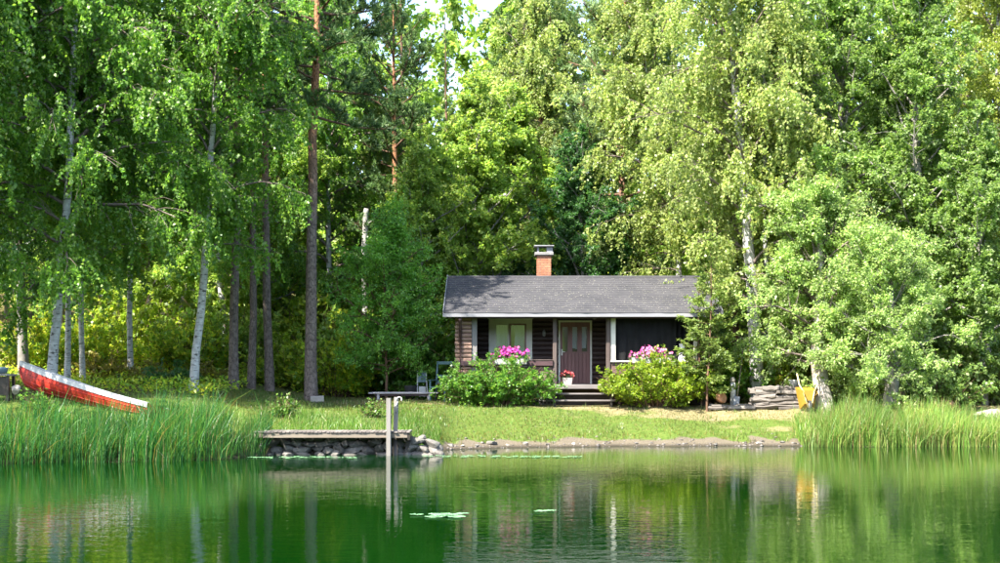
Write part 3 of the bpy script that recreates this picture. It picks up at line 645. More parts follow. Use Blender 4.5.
# window with two casements and a curtain
win = part('window', MB().box(WX0, WX1, YW - 0.10, YW - 0.055, WZ1 - 0.17, WZ1).box(WX0, WX1, YW - 0.10, YW - 0.055, WZ0, WZ0 + 0.13)
           .box(WX0, WX0 + 0.19, YW - 0.10, YW - 0.055, WZ0 + 0.13, WZ1 - 0.17).box(WX1 - 0.19, WX1, YW - 0.10, YW - 0.055, WZ0 + 0.13, WZ1 - 0.17), M['cream'], cabin)
part('window_head', MB().beam((WX0 - 0.04, YW - 0.115, WZ1 + 0.01), (WX1 + 0.04, YW - 0.115, WZ1 + 0.01), 0.08, 0.06), M['cream'], win)
part('window_sill', MB().beam((WX0 - 0.03, YW - 0.13, WZ0 - 0.02), (WX1 + 0.03, YW - 0.13, WZ0 - 0.02), 0.12, 0.04), M['cream'], win)
part('reveal', MB().box(WX0 + 0.1, WX0 + 0.15, YW - 0.055, YW + 0.08, WZ0, WZ1).box(WX1 - 0.15, WX1 - 0.1, YW - 0.055, YW + 0.08, WZ0, WZ1), M['brown_log'], win)
ix0, ix1, iz0, iz1 = WX0 + 0.192, WX1 - 0.192, WZ0 + 0.132, WZ1 - 0.172
mid = ix0 + (ix1 - ix0) * 0.46
for a, b in ((ix0, mid - 0.002), (mid + 0.002, ix1)):
    f = 0.05
    fr = part('casement', MB().box(a, b, YW - 0.085, YW - 0.05, iz0, iz0 + f).box(a, b, YW - 0.085, YW - 0.05, iz1 - f, iz1).box(a, a + f, YW - 0.085, YW - 0.05, iz0 + f, iz1 - f).box(b - f, b, YW - 0.085, YW - 0.05, iz0 + f, iz1 - f), M['door_wood'] if a > ix0 + 0.1 else M['cream'], win)
    part('pane', MB().box(a + f, b - f, YW - 0.070, YW - 0.064, iz0 + f, iz1 - f), M['glass'], fr)
part('curtain', drape(ix0 - 0.05, mid - 0.05, iz0, iz1 + 0.05, YW + 0.02, 0.012, 5, 1, 40, 4), M['curtain'], win, True)
part('curtain', drape(mid + 0.16, ix1 + 0.05, iz0, iz1 + 0.05, YW + 0.09, 0.012, 4, 2, 30, 4), M['curtain'], win, True)
# door: planked below, three tall panes above
dcase = part('door_frame', MB().box(DX0, DX0 + 0.055, YW - 0.11, YW - 0.03, ZD, DZ1).box(DX1 - 0.055, DX1, YW - 0.11, YW - 0.03, ZD, DZ1).box(DX0 + 0.055, DX1 - 0.055, YW - 0.11, YW - 0.03, DZ1 - 0.055, DZ1), M['cream'], cabin)
dx0, dx1, dz0, dz1 = DX0 + 0.06, DX1 - 0.06, ZD + 0.03, DZ1 - 0.06
door = part('door', MB().box(dx0, dx1, YW - 0.045, YW - 0.02, dz0, 2.66), M['door_wood'], cabin)
nb = 8; bw = (dx1 - dx0) / nb
for i in range(nb):
    part('door_plank', MB().beam((dx0 + (i + 0.5) * bw, YW - 0.057, dz0), (dx0 + (i + 0.5) * bw, YW - 0.057, 2.66), bw - 0.012, 0.022, 0.006, (0, 1, 0)), M['door_wood'], door)
pz0, pz1 = 2.72, 3.52; pxs = [(2.02, 2.19), (2.34, 2.50), (2.65, 2.82)]
rails = MB().box(dx0, dx1, YW - 0.068, YW - 0.02, 2.662, pz0).box(dx0, dx1, YW - 0.068, YW - 0.02, pz1, dz1)
xs = [dx0] + [v for p_ in pxs for v in p_] + [dx1]
for i in range(0, 8, 2): rails.box(xs[i], xs[i + 1], YW - 0.068, YW - 0.02, pz0, pz1)
part('door_rails', rails, M['door_wood'], door)
for a, b in pxs: part('pane', MB().box(a, b, YW - 0.048, YW - 0.042, pz0, pz1), M['glass'], door)
part('door_reflection_drape', drape(dx0 + 0.30, dx1 - 0.12, pz0 + 0.1, pz1 + 0.03, YW + 0.06, 0.008, 7, 6, 50, 3), M['curtain'], cabin, True)  # pale drape added behind the panes to imitate their bright reflection
part('handle', MB().tube([(2.0, YW - 0.07, 2.72), (2.0, YW - 0.12, 2.72), (2.10, YW - 0.125, 2.71)], 0.012, 8).box(1.98, 2.02, YW - 0.075, YW - 0.066, 2.60, 2.80), M['brass'], door)
part('threshold', MB().beam((DX0, YW - 0.12, ZD + 0.012), (DX1, YW - 0.12, ZD + 0.012), 0.14, 0.03), M['step_wood'], cabin)
lamp = part('wall_lamp', MB().lathe([(0.0, 0.10), (0.05, 0.09), (0.055, 0.0), (0.035, -0.09), (0.0, -0.10)], 12, (1.42, YW - 0.17, 3.30)), M['metal'], cabin, True)
part('wall_lamp_bracket', MB().beam((1.42, YW - 0.08, 3.42), (1.42, YW - 0.18, 3.42), 0.03, 0.03), M['metal'], lamp)
part('ceiling_lamp', MB().lathe([(0.0, 0.06), (0.07, 0.05), (0.09, 0.0), (0.06, -0.06), (0.0, -0.08)], 14, (2.98, YF + 0.35, 3.80)), M['pale_post'], cabin, True)

# roof: courses of mineral felt laid over two slopes
RX0, RX1, YE, YR, YBE = -1.74, 6.88, 43.0, 46.45, 50.0
ZE, ZR = 3.90, 5.26
sl = (ZR - ZE) / (YR - YE)
roof = part('roof', MB().add([(RX0 + .02, YE + .02, ZE - .11), (RX1 - .02, YE + .02, ZE - .11), (RX1 - .02, YR, ZR - .11), (RX0 + .02, YR, ZR - .11), (RX1 - .02, YBE - .02, ZR - .11 - sl * (YBE - YR)), (RX0 + .02, YBE - .02, ZR - .11 - sl * (YBE - YR)),
                              (RX0 + .02, YE + .02, ZE - .03), (RX1 - .02, YE + .02, ZE - .03), (RX1 - .02, YR, ZR - .03), (RX0 + .02, YR, ZR - .03), (RX1 - .02, YBE - .02, ZR - .03 - sl * (YBE - YR)), (RX0 + .02, YBE - .02, ZR - .03 - sl * (YBE - YR))],
                             [(0, 3, 2, 1), (3, 5, 4, 2), (6, 7, 8, 9), (9, 8, 10, 11), (0, 1, 7, 6), (5, 11, 10, 4), (0, 6, 9, 3), (3, 9, 11, 5), (1, 2, 8, 7), (2, 4, 10, 8)]), M['brown_log'], cabin)
nc = 17
for i in range(nc):
    for side in (0, 1):
        ya, yb = YE - 0.03 + (YR - YE + 0.03) * i / nc, YE - 0.03 + (YR - YE + 0.03) * (i + 1) / nc + 0.02
        n = 44; r = np.random.default_rng(50 + i * 2 + side)
        X = np.linspace(RX0, RX1, n); low = r.normal(0, 0.004, n)
        if side: ya2, yb2 = YR + (YR - ya) + 0.02, YR + (YR - yb) + 0.02
        else: ya2, yb2 = ya, min(yb, YR)
        zf = lambda y: ZE + sl * ((y - YE) if not side else (2 * YR - y - YE))
        lift = 0.015
        V = [(x, ya2 + (o if not side else -o), zf(ya2) + lift + abs(o) * .5) for x, o in zip(X, low)] + [(x, yb2, zf(yb2) + 0.002) for x in X] + [(x, ya2 + (o if not side else -o), zf(ya2) - 0.006) for x, o in zip(X, low)]
        F = [(a, a + 1, n + a + 1, n + a) for a in range(n - 1)] + [(2 * n + a, 2 * n + a + 1, a + 1, a) for a in range(n - 1)]
        mb = MB(); mb.add(V, F); part('felt_course', mb, M['roof'], roof)
part('ridge_cap', MB().add([(RX0, YR - .12, ZR - .12 * sl + .022), (RX1, YR - .12, ZR - .12 * sl + .022), (RX1, YR, ZR + .03), (RX0, YR, ZR + .03), (RX1, YR + .12, ZR - .12 * sl + .022), (RX0, YR + .12, ZR - .12 * sl + .022)], [(0, 1, 2, 3), (3, 2, 4, 5)]), M['roof'], roof)
part('fascia', MB().beam((RX0 - 0.03, YE - 0.005, ZE - 0.075), (RX1 + 0.03, YE - 0.005, ZE - 0.075), 0.035, 0.125, 0.008), M['fascia'], roof)
part('fascia', MB().beam((RX0 - 0.03, YBE - 0.005, ZR - sl * (YBE - YR) - 0.085), (RX1 + 0.03, YBE - 0.005, ZR - sl * (YBE - YR) - 0.085), 0.03, 0.15, 0.008), M['fascia'], roof)
for x in (RX0 - 0.015, RX1 + 0.015):
    part('bargeboard', MB().beam((x, YE, ZE - 0.03), (x, YR, ZR - 0.03), 0.03, 0.19, 0.006), M['fascia'], roof)
    part('bargeboard', MB().beam((x, YBE, ZR - sl * (YBE - YR) - 0.03), (x, YR, ZR - 0.03), 0.03, 0.19, 0.006), M['fascia'], roof)
for x in (CX0 + 0.06, CX1 - 0.06):
    part('gable', MB().add([(x - .03, YF, ZT + .03), (x + .03, YF, ZT + .03), (x + .03, YR, ZR - .12), (x - .03, YR, ZR - .12), (x + .03, YB + .2, ZT + .03), (x - .03, YB + .2, ZT + .03)], [(0, 3, 5), (1, 4, 2), (0, 1, 2, 3), (3, 2, 4, 5), (0, 5, 4, 1)]), M['brown_log'], cabin)
part('porch_ceiling', MB().box(CX0, CX1, YE + 0.05, YF - 0.062, ZE - 0.135, ZE - 0.115), M['brown_log'], roof)
# chimney
chx, chy, cw = 1.475, 46.75, 0.47
chim = part('chimney', MB().box(chx - cw / 2 + .01, chx + cw / 2 - .01, chy - cw / 2 + .01, chy + cw / 2 - .01, 4.7, 5.97), M['mortar'], cabin)
z = 5.0; c = 0
while z < 5.95:
    for sidei in range(4):
        off = 0 if c % 2 else 0.5
        n = 2
        for j in range(n + 1):
            u0 = max(0, (j - off) / n); u1 = min(1, (j + 1 - off) / n)
            if u1 - u0 < 0.05: continue
            a = -cw / 2 + u0 * cw + 0.006; b = -cw / 2 + u1 * cw - 0.006
            R_ = Matrix.Rotation(sidei * pi / 2, 3, 'Z')
            mb = MB().box(a, b, -cw / 2 - 0.004, -cw / 2 + 0.05, z + 0.006, z + 0.074)
            mb.v = [tuple(R_ @ Vector(p_) + Vector((chx, chy, 0))) for p_ in mb.v]
            part('brick', mb, M['brick'], chim)
    z += 0.08; c += 1
part('chimney_slab', MB().beam((chx - 0.31, chy, 6.03), (chx + 0.31, chy, 6.03), 0.62, 0.10, 0.012), M['concrete'], chim)
part('rain_cap', MB().beam((chx - 0.33, chy, 6.29), (chx + 0.33, chy, 6.29), 0.60, 0.045, 0.015), M['metal'], chim)
for sx, wd in ((-0.20, 0.03), (0.19, 0.10)):
    for sy in (-0.2, 0.2): part('cap_leg', MB().box(chx + sx - wd, chx + sx + wd, chy + sy - 0.012, chy + sy + 0.012, 6.08, 6.27), M['metal'], chim)
# leaf litter lying on the felt
r = np.random.default_rng(77); n = 1500
lx = r.uniform(RX0 + .1, RX1 - .1, n); ly = YE + (YR - YE) * r.beta(1.1, 1.3, n)
P = np.stack([lx, ly, ZE + sl * (ly - YE) + 0.022], -1); ax = norm(np.stack([r.normal(size=n), r.normal(size=n), np.zeros(n)], -1)); ax[:, 2] = ax[:, 1] * sl
s = r.uniform(0.018, 0.042, n); V, Q = leaf_quads(P, ax, np.tile([0, -sl, 1.0], (n, 1)), s, s * .7, 0.05)
lit_m = flower_mat('leaf_litter', [(0.16, 0.145, 0.12), (0.30, 0.28, 0.24), (0.15, 0.15, 0.08)])
tag(ob('leaf_litter', mesh_np('leaf_litter', V, quads=Q), lit_m), 'pale fallen leaves scattered over the grey cabin roof', 'leaf litter', kind='stuff')

# flower boxes and pot
def blossoms(center, half, n, size, rng, up=0.5):
    Vs, Qs, o = [], [], 0
    P = np.array(center) + np.clip(rng.normal(0, 0.5, (n, 3)), -1, 1) * np.array(half)
    P[:, 2] += 0.4 * half[2] * (1 - np.abs((P[:, 0] - center[0]) / half[0]) ** 2)
    for p in P:
        nn = norm(np.array([rng.normal(0, 0.5), -0.8 + rng.normal(0, 0.3), up + rng.normal(0, 0.4)])); a = norm(np.cross(nn, rng.normal(size=3))); b = np.cross(nn, a); s = size * rng.uniform(0.75, 1.2)
        m = 7; Vs.append(p - nn * s * 0.35)
        ring = [p + (a * cos(tau * i / m) + b * sin(tau * i / m)) * s * (1.0 if i % 2 else 0.9) for i in range(m)]
        Vs += ring; Qs += [(o, o + 1 + i, o + 1 + (i + 1) % m) for i in range(m)]; o += m + 1
    return mesh_np('blossoms', np.array(Vs), tris=np.array(Qs))
def leaf_ball(center, half, n, leaf, rng):
    P = np.array(center) + np.clip(rng.normal(0, 0.5, (n, 3)), -1.1, 1.1) * np.array(half)
    V, Q = leaf_quads(P, norm(rng.normal(size=(n, 3))), norm(rng.normal(size=(n, 3)) + UP * .6), leaf[0] * rng.uniform(.6, 1.2, n), leaf[1] * rng.uniform(.6, 1.2, n))
    return mesh_np('leaves', V, quads=Q)
def flower_box(label, x, z, half, mat, n, seed):
    r = np.random.default_rng(seed); t = thing('flower_box', label, 'flower box', (x, YF - 0.26, z), group='flower boxes on the porch')
    h = half
    lpart('trough', MB().add([(-h, -.10, 0), (h, -.10, 0), (h, .10, 0), (-h, .10, 0), (-h - .03, -.13, .17), (h + .03, -.13, .17), (h + .03, .13, .17), (-h - .03, .13, .17), (-h, -.1, .14), (h, -.1, .14), (h, .1, .14), (-h, .1, .14)],
          [(0, 3, 2, 1), (0, 1, 5, 4), (1, 2, 6, 5), (2, 3, 7, 6), (3, 0, 4, 7), (4, 5, 9, 8), (5, 6, 10, 9), (6, 7, 11, 10), (7, 4, 8, 11), (8, 9, 10, 11)]), M['white_paint'], t)
    lpart('bracket', MB().box(-h * .6 - .02, -h * .6 + .02, .06, .19, .10, .14).box(h * .6 - .02, h * .6 + .02, .06, .19, .10, .14), M['metal'], t)
    ob('leaves', leaf_ball((0, -.03, .22), (h * 1.05, .16, .14), 420, (.07, .045), r), M['shrub_leaf'], t)
    ob('blossoms', blossoms((0, -.08, .27), (h * 1.15, .17, .20), n, .047, r), M[mat], t)
flower_box('box of magenta petunias on the porch rail below the window', 0.32, 2.30, 0.50, 'magenta', 125, 4)
flower_box('box of pale pink petunias on the rail before the dark netting', 4.68, 2.34, 0.56, 'pink', 125, 6)
pt = thing('flower_pot', 'pale square pot of red flowers on the deck beside the door', 'flower pot', (2.12, YF + 0.30, ZD))
lpart('pot', MB().add([(-.13, -.13, 0), (.13, -.13, 0), (.13, .13, 0), (-.13, .13, 0), (-.16, -.16, .22), (.16, -.16, .22), (.16, .16, .22), (-.16, .16, .22), (-.13, -.13, .2), (.13, -.13, .2), (.13, .13, .2), (-.13, .13, .2)],
      [(0, 3, 2, 1), (0, 1, 5, 4), (1, 2, 6, 5), (2, 3, 7, 6), (3, 0, 4, 7), (4, 5, 9, 8), (5, 6, 10, 9), (6, 7, 11, 10), (7, 4, 8, 11), (8, 9, 10, 11)]), M['terracotta'], pt)
r = np.random.default_rng(9)
ob('leaves', leaf_ball((0, 0, .26), (.18, .16, .08), 160, (.05, .035), r), M['dark_leaf'], pt)
ob('blossoms', blossoms((0, -.02, .30), (.21, .17, .11), 70, .036, r), M['red'], pt)
#==PROPS==
# ------------------------------------------------------------------ dock, stones, water plants
dock = thing('dock', 'narrow wooden jetty with plank deck and two tall grey mooring posts', 'dock', (-4.0, 34.6, 0.0))
r = np.random.default_rng(21)
x = -6.02
while x < -2.2:
    wd = 0.098
    y0 = 33.93 + r.normal(0, 0.008)
    part('plank', MB().beam((x + wd / 2, y0, 0.580 + r.normal(0, .003)), (x + wd / 2, 34.85, 0.580 + r.normal(0, .003)), wd - 0.014, 0.032, 0.005), M['plank'], dock); x += wd
part('side_beam', MB().beam((-6.02, 33.99, 0.495), (-2.27, 33.99, 0.495), 0.06, 0.13, 0.01), M['dock_wood'], dock)
part('side_beam', MB().beam((-6.02, 34.70, 0.470), (-2.27, 34.70, 0.470), 0.06, 0.175, 0.01), M['dock_wood'], dock)
part('end_beam', MB().beam((-2.235, 33.96, 0.475), (-2.235, 34.74, 0.475), 0.06, 0.19, 0.01), M['wet_wood'], dock)
part('mooring_post', MB().beam((-2.715, 33.90, -1.2), (-2.715, 33.90, 1.41), 0.115, 0.10, 0.015, (0, 1, 0)), M['grey_post'], dock)
part('mooring_post', MB().beam((-2.565, 34.09, 0.56), (-2.545, 34.12, 1.43), 0.105, 0.09, 0.015, (0, 1, 0)), M['grey_post'], dock)
part('pile', MB().tube([(-2.57, 34.12, -1.2), (-2.57, 34.12, 0.38)], 0.065, 10), M['wet_wood'], dock, True)
for px_, py_ in ((-5.86, 34.06), (-5.97, 34.12)):
    part('pile', MB().tube([(px_, py_, -1.2), (px_, py_, 0.38)], 0.055, 10), M['wet_wood'], dock, True)
a = np.linspace(-0.5, 4.2, 16)
rope = MB().tube([(-2.47 + 0.06 * cos(t), 34.05 + 0.02 * sin(2 * t), 1.37 + 0.06 * sin(t)) for t in a] + [(-2.55, 34.06, 1.22), (-2.545, 34.05, 1.05)], 0.016, 6)
tag(ob('mooring_rope', rope.mesh('mooring_rope', True), M['rope']), 'white rope looped over the shorter mooring post of the jetty', 'rope')

def rock_mesh(seed, sub=2, rough=0.28):
    import bmesh
    bm = bmesh.new(); bmesh.ops.create_icosphere(bm, subdivisions=sub, radius=0.5)
    rr = np.random.default_rng(seed); pl = norm(rr.normal(size=(9, 3)) * np.array([1, 1, 1.3])); dist = rr.uniform(0.22, 0.42, 9)
    for v in bm.verts:
        p = np.array(v.co)
        for n_, d_ in zip(pl, dist):
            e = p @ n_ - d_
            if e > 0: p = p - n_ * e * 0.97
        p = p * (1 + rr.normal(0, 0.02)); v.co = p
    me = bpy.data.meshes.new('stone'); bm.to_mesh(me); bm.free(); return me
ROCKS = [rock_mesh(i) for i in range(7)]
for m_ in ROCKS: m_.materials.append(M['stone'])
def rock(name, loc, size, seed, parent=None, mat=None):
    rr = np.random.default_rng(seed); o = bpy.data.objects.new(name, ROCKS[seed % 7]); COL.objects.link(o)
    if parent is not None: o.parent = parent; loc = tuple(np.array(loc) - np.array(parent.location))
    o.location = loc; o.scale = size; o.rotation_euler = (rr.normal(0, 0.15), rr.normal(0, 0.15), rr.uniform(-0.4, 0.4) + (pi if rr.uniform() > .5 else 0))
    if mat: o.material_slots[0].link = 'OBJECT'; o.material_slots[0].material = M[mat]
    return o
sw = thing('stone_wall', 'dry wall of grey stones holding the bank under the jetty', 'stone wall', (-4.0, 35.5, 0.0))
k = 0
for row, zc in enumerate((-0.02, 0.12, 0.26, 0.38)):
    x = -6.0 + 0.12 * (row % 2)
    while x < -1.75 + 0.15 * (1 - row):
        wd = r.uniform(0.22, 0.52); hh = r.uniform(0.20, 0.30)
        rock('stone', (x + wd / 2, 34.36 + row * 0.05 + r.normal(0, .03) + (0.5 if x > -2.1 else 0) * 0, zc + r.normal(0, .015)), (wd * 1.35, r.uniform(.36, .5), hh), 100 + k, sw); k += 1; x += wd * 0.94
for i, (px_, s_) in enumerate(((428, .2), (439, .14), (452, .22), (463, .13), (477, .16), (492, .34), (508, .14), (526, .18), (548, .13), (575, .14), (640, .12), (720, .16), (765, .2), (790, .16))):
    x = (px_ - 500) * 37.6 / 1389; y = float(shore(x)) + r.uniform(0.05, 0.45)
    tag(rock('shore_stone', (x, y, float(ground_z(x, y)) + 0.02), (s_, s_ * .8, s_ * .55), 300 + i, mat='stone' if i % 3 else 'pale_stone'),
        'small stone lying on the bare shore strip below the lawn', 'stone', 'loose stones along the waterline')
# pebbles and grit on the bare strip
pb = np.random.default_rng(62); px_ = pb.uniform(-1.9, 8.6, 420); py_ = shore(px_) + pb.gamma(1.6, .22, 420) - .08
oc_ = np.array([(1, 0, 0), (-1, 0, 0), (0, 1, 0), (0, -1, 0), (0, 0, 1), (0, 0, -1.)]); of_ = np.array([(0, 2, 4), (2, 1, 4), (1, 3, 4), (3, 0, 4), (2, 0, 5), (1, 2, 5), (3, 1, 5), (0, 3, 5)])
sz_ = pb.gamma(2.0, .009, 420) + .008
Vp = np.stack([px_, py_, ground_z(px_, py_)], -1)[:, None] + oc_[None] * sz_[:, None, None] * pb.uniform(.7, 1.3, (420, 6, 1)) * np.array([1.2, 1, .6])
tag(ob('pebbles', mesh_np('pebbles', Vp.reshape(-1, 3), tris=(of_[None] + np.arange(420)[:, None, None] * 6).reshape(-1, 3)), flower_mat('pebble', [(.04, .034, .03), (.09, .076, .065), (.17, .15, .13)])), 'scattered pebbles on the bare strip at the water edge', 'pebbles', kind='stuff')
tag(rock('boulder', (14.15, 40.4, float(ground_z(14.15, 40.4)) + 0.18), (1.3, 0.9, 0.62), 402, mat='pale_stone'), 'large pale boulder behind the reeds below the dark alder', 'boulder')
tag(rock('boulder', (13.2, 41.6, float(ground_z(13.2, 41.6)) + 0.18), (0.9, 0.8, 0.5), 405, mat='orange_stone'), 'brownish boulder half hidden under alder branches', 'boulder')

def lily_mesh(seed):
    rr = np.random.default_rng(seed); n = 22; V = [(0, 0, 0.003)]; 
    for i in range(n):
        a_ = 0.18 + (tau - 0.36) * i / (n - 1); q = 1 + 0.04 * np.sin(3 * a_ + seed)
        V.append((q * cos(a_) * .5, q * sin(a_) * .5, 0.004 + 0.010 * rr.uniform()))
    mb = MB(); mb.add(V, [(0, i, i + 1) for i in range(1, n)]); return mb.mesh('lily_pad')
LP = [lily_mesh(i) for i in range(4)]
for m_ in LP: m_.materials.append(M['lily_leaf'])
def lily(x, y, d_, i, label, group):
    o = bpy.data.objects.new('lily_pad', LP[i % 4]); COL.objects.link(o); o.location = (x, y, 0.006 + 0.0015 * (i % 5)); o.scale = (d_, d_, 1); o.rotation_euler = (0, 0, r.uniform(0, tau))
    return tag(o, label, 'lily pad', group)
for i in range(16):
    lily(-0.86 + r.normal(0, .19), 19.55 + r.normal(0, .10), r.uniform(.16, .28), i, 'pale lily pad in the floating patch nearest the camera', 'lily pads in the near patch')
lily(0.58, 20.1, 0.22, 3, 'lone lily pad floating to the side of the near patch', 'pair of lone lily pads'); lily(0.74, 20.2, 0.16, 1, 'smaller lily pad touching the lone lily pad', 'pair of lone lily pads')
for i in range(60):
    x = r.uniform(-6.0, -3.4); lily(x, 33.0 + r.normal(0, .13), r.uniform(.08, .17), i, 'tiny floating leaf in the pale streak before the stone wall', 'floating leaves off the jetty')
for i in range(70):
    x = r.uniform(-1.9, 2.1); lily(x, 33.4 + r.normal(0, .16) - 0.1 * x, r.uniform(.08, .18), i, 'tiny floating leaf in the pale streak off the bare shore', 'floating leaves off the shore')

# ------------------------------------------------------------------ the red boat
BL = 4.75
def boat_sec(s):
    b = np.interp(s, [0, .15, .45, .75, .92, 1], [.50, .62, .72, .50, .18, .025])
    sh = .50 + .20 * s ** 1.8 - .03 * np.sin(pi * s); ke = np.interp(s, [0, .1, .8, .93, 1], [.10, .02, 0, .10, .42])
    return b, sh, ke
def boat_grid(n, m, shrink=0.0, t0=0.0, t1=1.0, outw=0.0):
    V = []
    for i in range(n + 1):
        s = i / n; b, sh, ke = boat_sec(s); b = max(b - shrink, 0.004); ke2 = ke + shrink
        for j in range(-m, m + 1):
            t = abs(j) / m; t = t if t0 == 0 else t0 + (t1 - t0) * t
            th = t; yy = b * (np.sin(th * pi / 2) ** 0.72) + outw; zz = ke2 + (sh - ke2) * (0.12 * th + 0.88 * th ** 2.1)
            V.append((s * (BL - shrink * 2) + shrink + 0.06 * th * s, yy * (1 if j > 0 else -1 if j < 0 else 0), zz))
    return V
bow = Vector((-12.95, 36.7, 0)); ste = Vector((-8.6, 34.6, 0)); dv = (bow - ste).normalized()
pitch = radians(11.5); roll = radians(12)
X = Vector((dv.x * cos(pitch), dv.y * cos(pitch), sin(pitch))); Yv = Vector((0, 0, 1)).cross(X).normalized(); Zv = X.cross(Yv)
Rm = Matrix((X, Yv, Zv)).transposed() @ Matrix.Rotation(roll, 3, 'X')
boat = thing('rowing_boat', 'red rowing boat with white gunwale drawn up bow-first behind the reeds', 'boat', (ste.x, ste.y, 0.70), Rm.to_euler())
n, m = 26, 8; row = 2 * m + 1
V = boat_grid(n, m); V2 = boat_grid(n, m, 0.03)
F = [(i * row + j, i * row + j + 1, (i + 1) * row + j + 1, (i + 1) * row + j) for i in range(n) for j in range(row - 1)]
hull = MB(); hull.add(V, F); hull.f.append(tuple(range(row - 1, -1, -1)))
hl = lpart('hull', hull, M['boat_red'], boat, True)
inn = MB(); inn.add(V2, [f[::-1] for f in F]); inn.f.append(tuple(range(row))); lpart('inner_skin', inn, M['boat_white'], boat, True)
for sg in (-1, 1):
    st = MB(); VV = []
    for i in range(n + 1):
        s = i / n; b, sh, ke = boat_sec(s)
        xx = s * BL + 0.06 * s
        VV += [(xx, sg * (b + .014), sh - .11), (xx, sg * (b + .032), sh + .012), (xx, sg * max(b - .05, 0.0), sh + .022), (xx, sg * max(b - .05, 0.0), sh - .04)]
    st.add(VV, [((i * 4 + a_), (i * 4 + (a_ + 1) % 4), ((i + 1) * 4 + (a_ + 1) % 4), ((i + 1) * 4 + a_)) for i in range(n) for a_ in range(4)]); lpart('gunwale', st, M['boat_white'], boat)
    for q in (0.36, 0.58, 0.78):                       # clinker laps
        pts = []
        for i in range(n + 1):
            s = i / n; b, sh, ke = boat_sec(s); pts.append((s * BL + .06 * q * s, sg * (b * sin(q * pi / 2) ** .72 + .004), ke + (sh - ke) * (.12 * q + .88 * q ** 2.1)))
        lpart('lap', MB().tube(pts, 0.011, 5), M['boat_red'], hl)
for s in (.14, .42, .68):
    b, sh, ke = boat_sec(s); lpart('thwart', MB().beam((s * BL, -b + .04, sh - .15), (s * BL, b - .04, sh - .15), .24, .03), M['boat_wood'], boat)
lpart('keel', MB().beam((.1, 0, -.02), (BL * .82, 0, -.03), .05, .09), M['boat_red'], boat)

# ------------------------------------------------------------------ bank furniture
gz = lambda x, y: float(ground_z(x, y))
t = thing('garden_table', 'dark little table with pale top at the edge of the reeds', 'table', (-12.55, 34.6, gz(-12.55, 34.6)))
lpart('table_top', MB().beam((-.45, 0, .62), (.42, 0, .62), .55, .05), M['pale_post'], t)
for a_, b_ in ((-.4, -.2), (.36, -.2), (-.4, .2), (.36, .2)): lpart('leg', MB().beam((a_, b_, -.05), (a_, b_, .595), .07, .07, .01, (0, 1, 0)), M['wet_wood'], t)
lpart('side_panel', MB().box(-.36, .32, -.215, -.19, .12, .58), M['wet_wood'], t)
bs = MB().lathe([(0.0, .0), (.13, .01), (.17, .12), (.185, .17), (.16, .165), (.12, .03), (0, .02)], 18)
t2 = ob('basin', bs.mesh('basin', True), M['pale_blue'], None, (-12.42, 34.58, gz(-12.55, 34.6) + .647)); tag(t2, 'pale blue basin standing on the little table', 'basin')
tag(rock('field_stone', (-11.98, 34.4, gz(-11.98, 34.4) + .28), (.32, .26, .3), 409, mat='pale_stone'), 'pale stone in the grass beside the boat bow', 'stone')
bn = thing('bench', 'long low grey plank bench under the young tree', 'bench', (-3.05, 44.0, gz(-3.05, 44.0)))
lpart('seat', MB().beam((-1.1, -.09, .225), (1.08, -.09, .225), .16, .05).beam((-1.0, .09, .235), (1.12, .09, .235), .16, .05), M['bench_wood'], bn)
lpart('apron', MB().beam((-.9, -.10, .165), (.95, -.10, .165), .04, .06), M['dark_rail'], bn)
for a_ in (-.8, .82):
    for b_ in (-.1, .1): lpart('leg', MB().beam((a_, b_, -.05), (a_, b_, .20), .08, .06, .01, (0, 1, 0)), M['bench_wood'], bn)
bl = MB().beam((-.20, 0, .10), (.20, 0, .12), .24, .2, .03)
tag(ob('stone_block', bl.mesh('stone_block'), M['pale_stone'], None, (-5.62, 42.7, gz(-5.62, 42.7)), (0, 0, .15)), 'pale square stone block at the foot of the tall pine', 'stone block')
gc = thing('garden_chair', 'teal wooden garden chair beside the cabin corner', 'chair', (-1.86, 44.1, gz(-1.86, 44.1)), (0, 0, radians(-20)))
lpart('seat', MB().beam((-.26, -.1, .45), (.26, -.1, .45), .5, .04), M['teal'], gc)
for a_ in (-.25, .25):
    lpart('leg', MB().beam((a_, -.32, 0), (a_, -.32, .66), .05, .05, .008, (0, 1, 0)), M['teal'], gc)
    lpart('leg', MB().beam((a_, .14, 0), (a_, .30, 1.28), .05, .06, .008, (0, 1, 0)), M['teal'], gc)
    lpart('armrest', MB().beam((a_, -.38, .68), (a_, .22, .68), .08, .03), M['teal'], gc)
for zz in (.62, .80, 1.23): lpart('back_slat', MB().beam((-.25, .14 + zz * .125, zz), (.25, .14 + zz * .125, zz), .03, .10, .006), M['teal'], gc)
fc = thing('folding_chair', 'pale blue folded chair propped behind the bench', 'chair', (-2.48, 44.5, gz(-2.48, 44.5)), (0, 0, .2))
for a_ in (-.17, .17): lpart('leg', MB().beam((a_, 0, 0), (a_ * .8, .22, .92), .035, .035, .006, (0, 1, 0)), M['white_paint'], fc)
lpart('backrest', MB().beam((0, .135, .56), (0, .215, .9), .26, .02, .006, (0, 1, 0)), M['pale_blue'], fc)
lpart('seat', MB().beam((0, .02, .1), (0, .09, .42), .22, .02, .006, (0, 1, 0)), M['white_paint'], fc)
tag(ob('tub', MB().lathe([(0, 0), (.17, 0), (.21, .42), (.22, .44), (.2, .43), (.16, .03), (0, .03)], 18).mesh('tub', True), M['rubber'], None, (-2.86, 44.6, gz(-2.86, 44.6))), 'black tub standing behind the long low bench', 'tub')

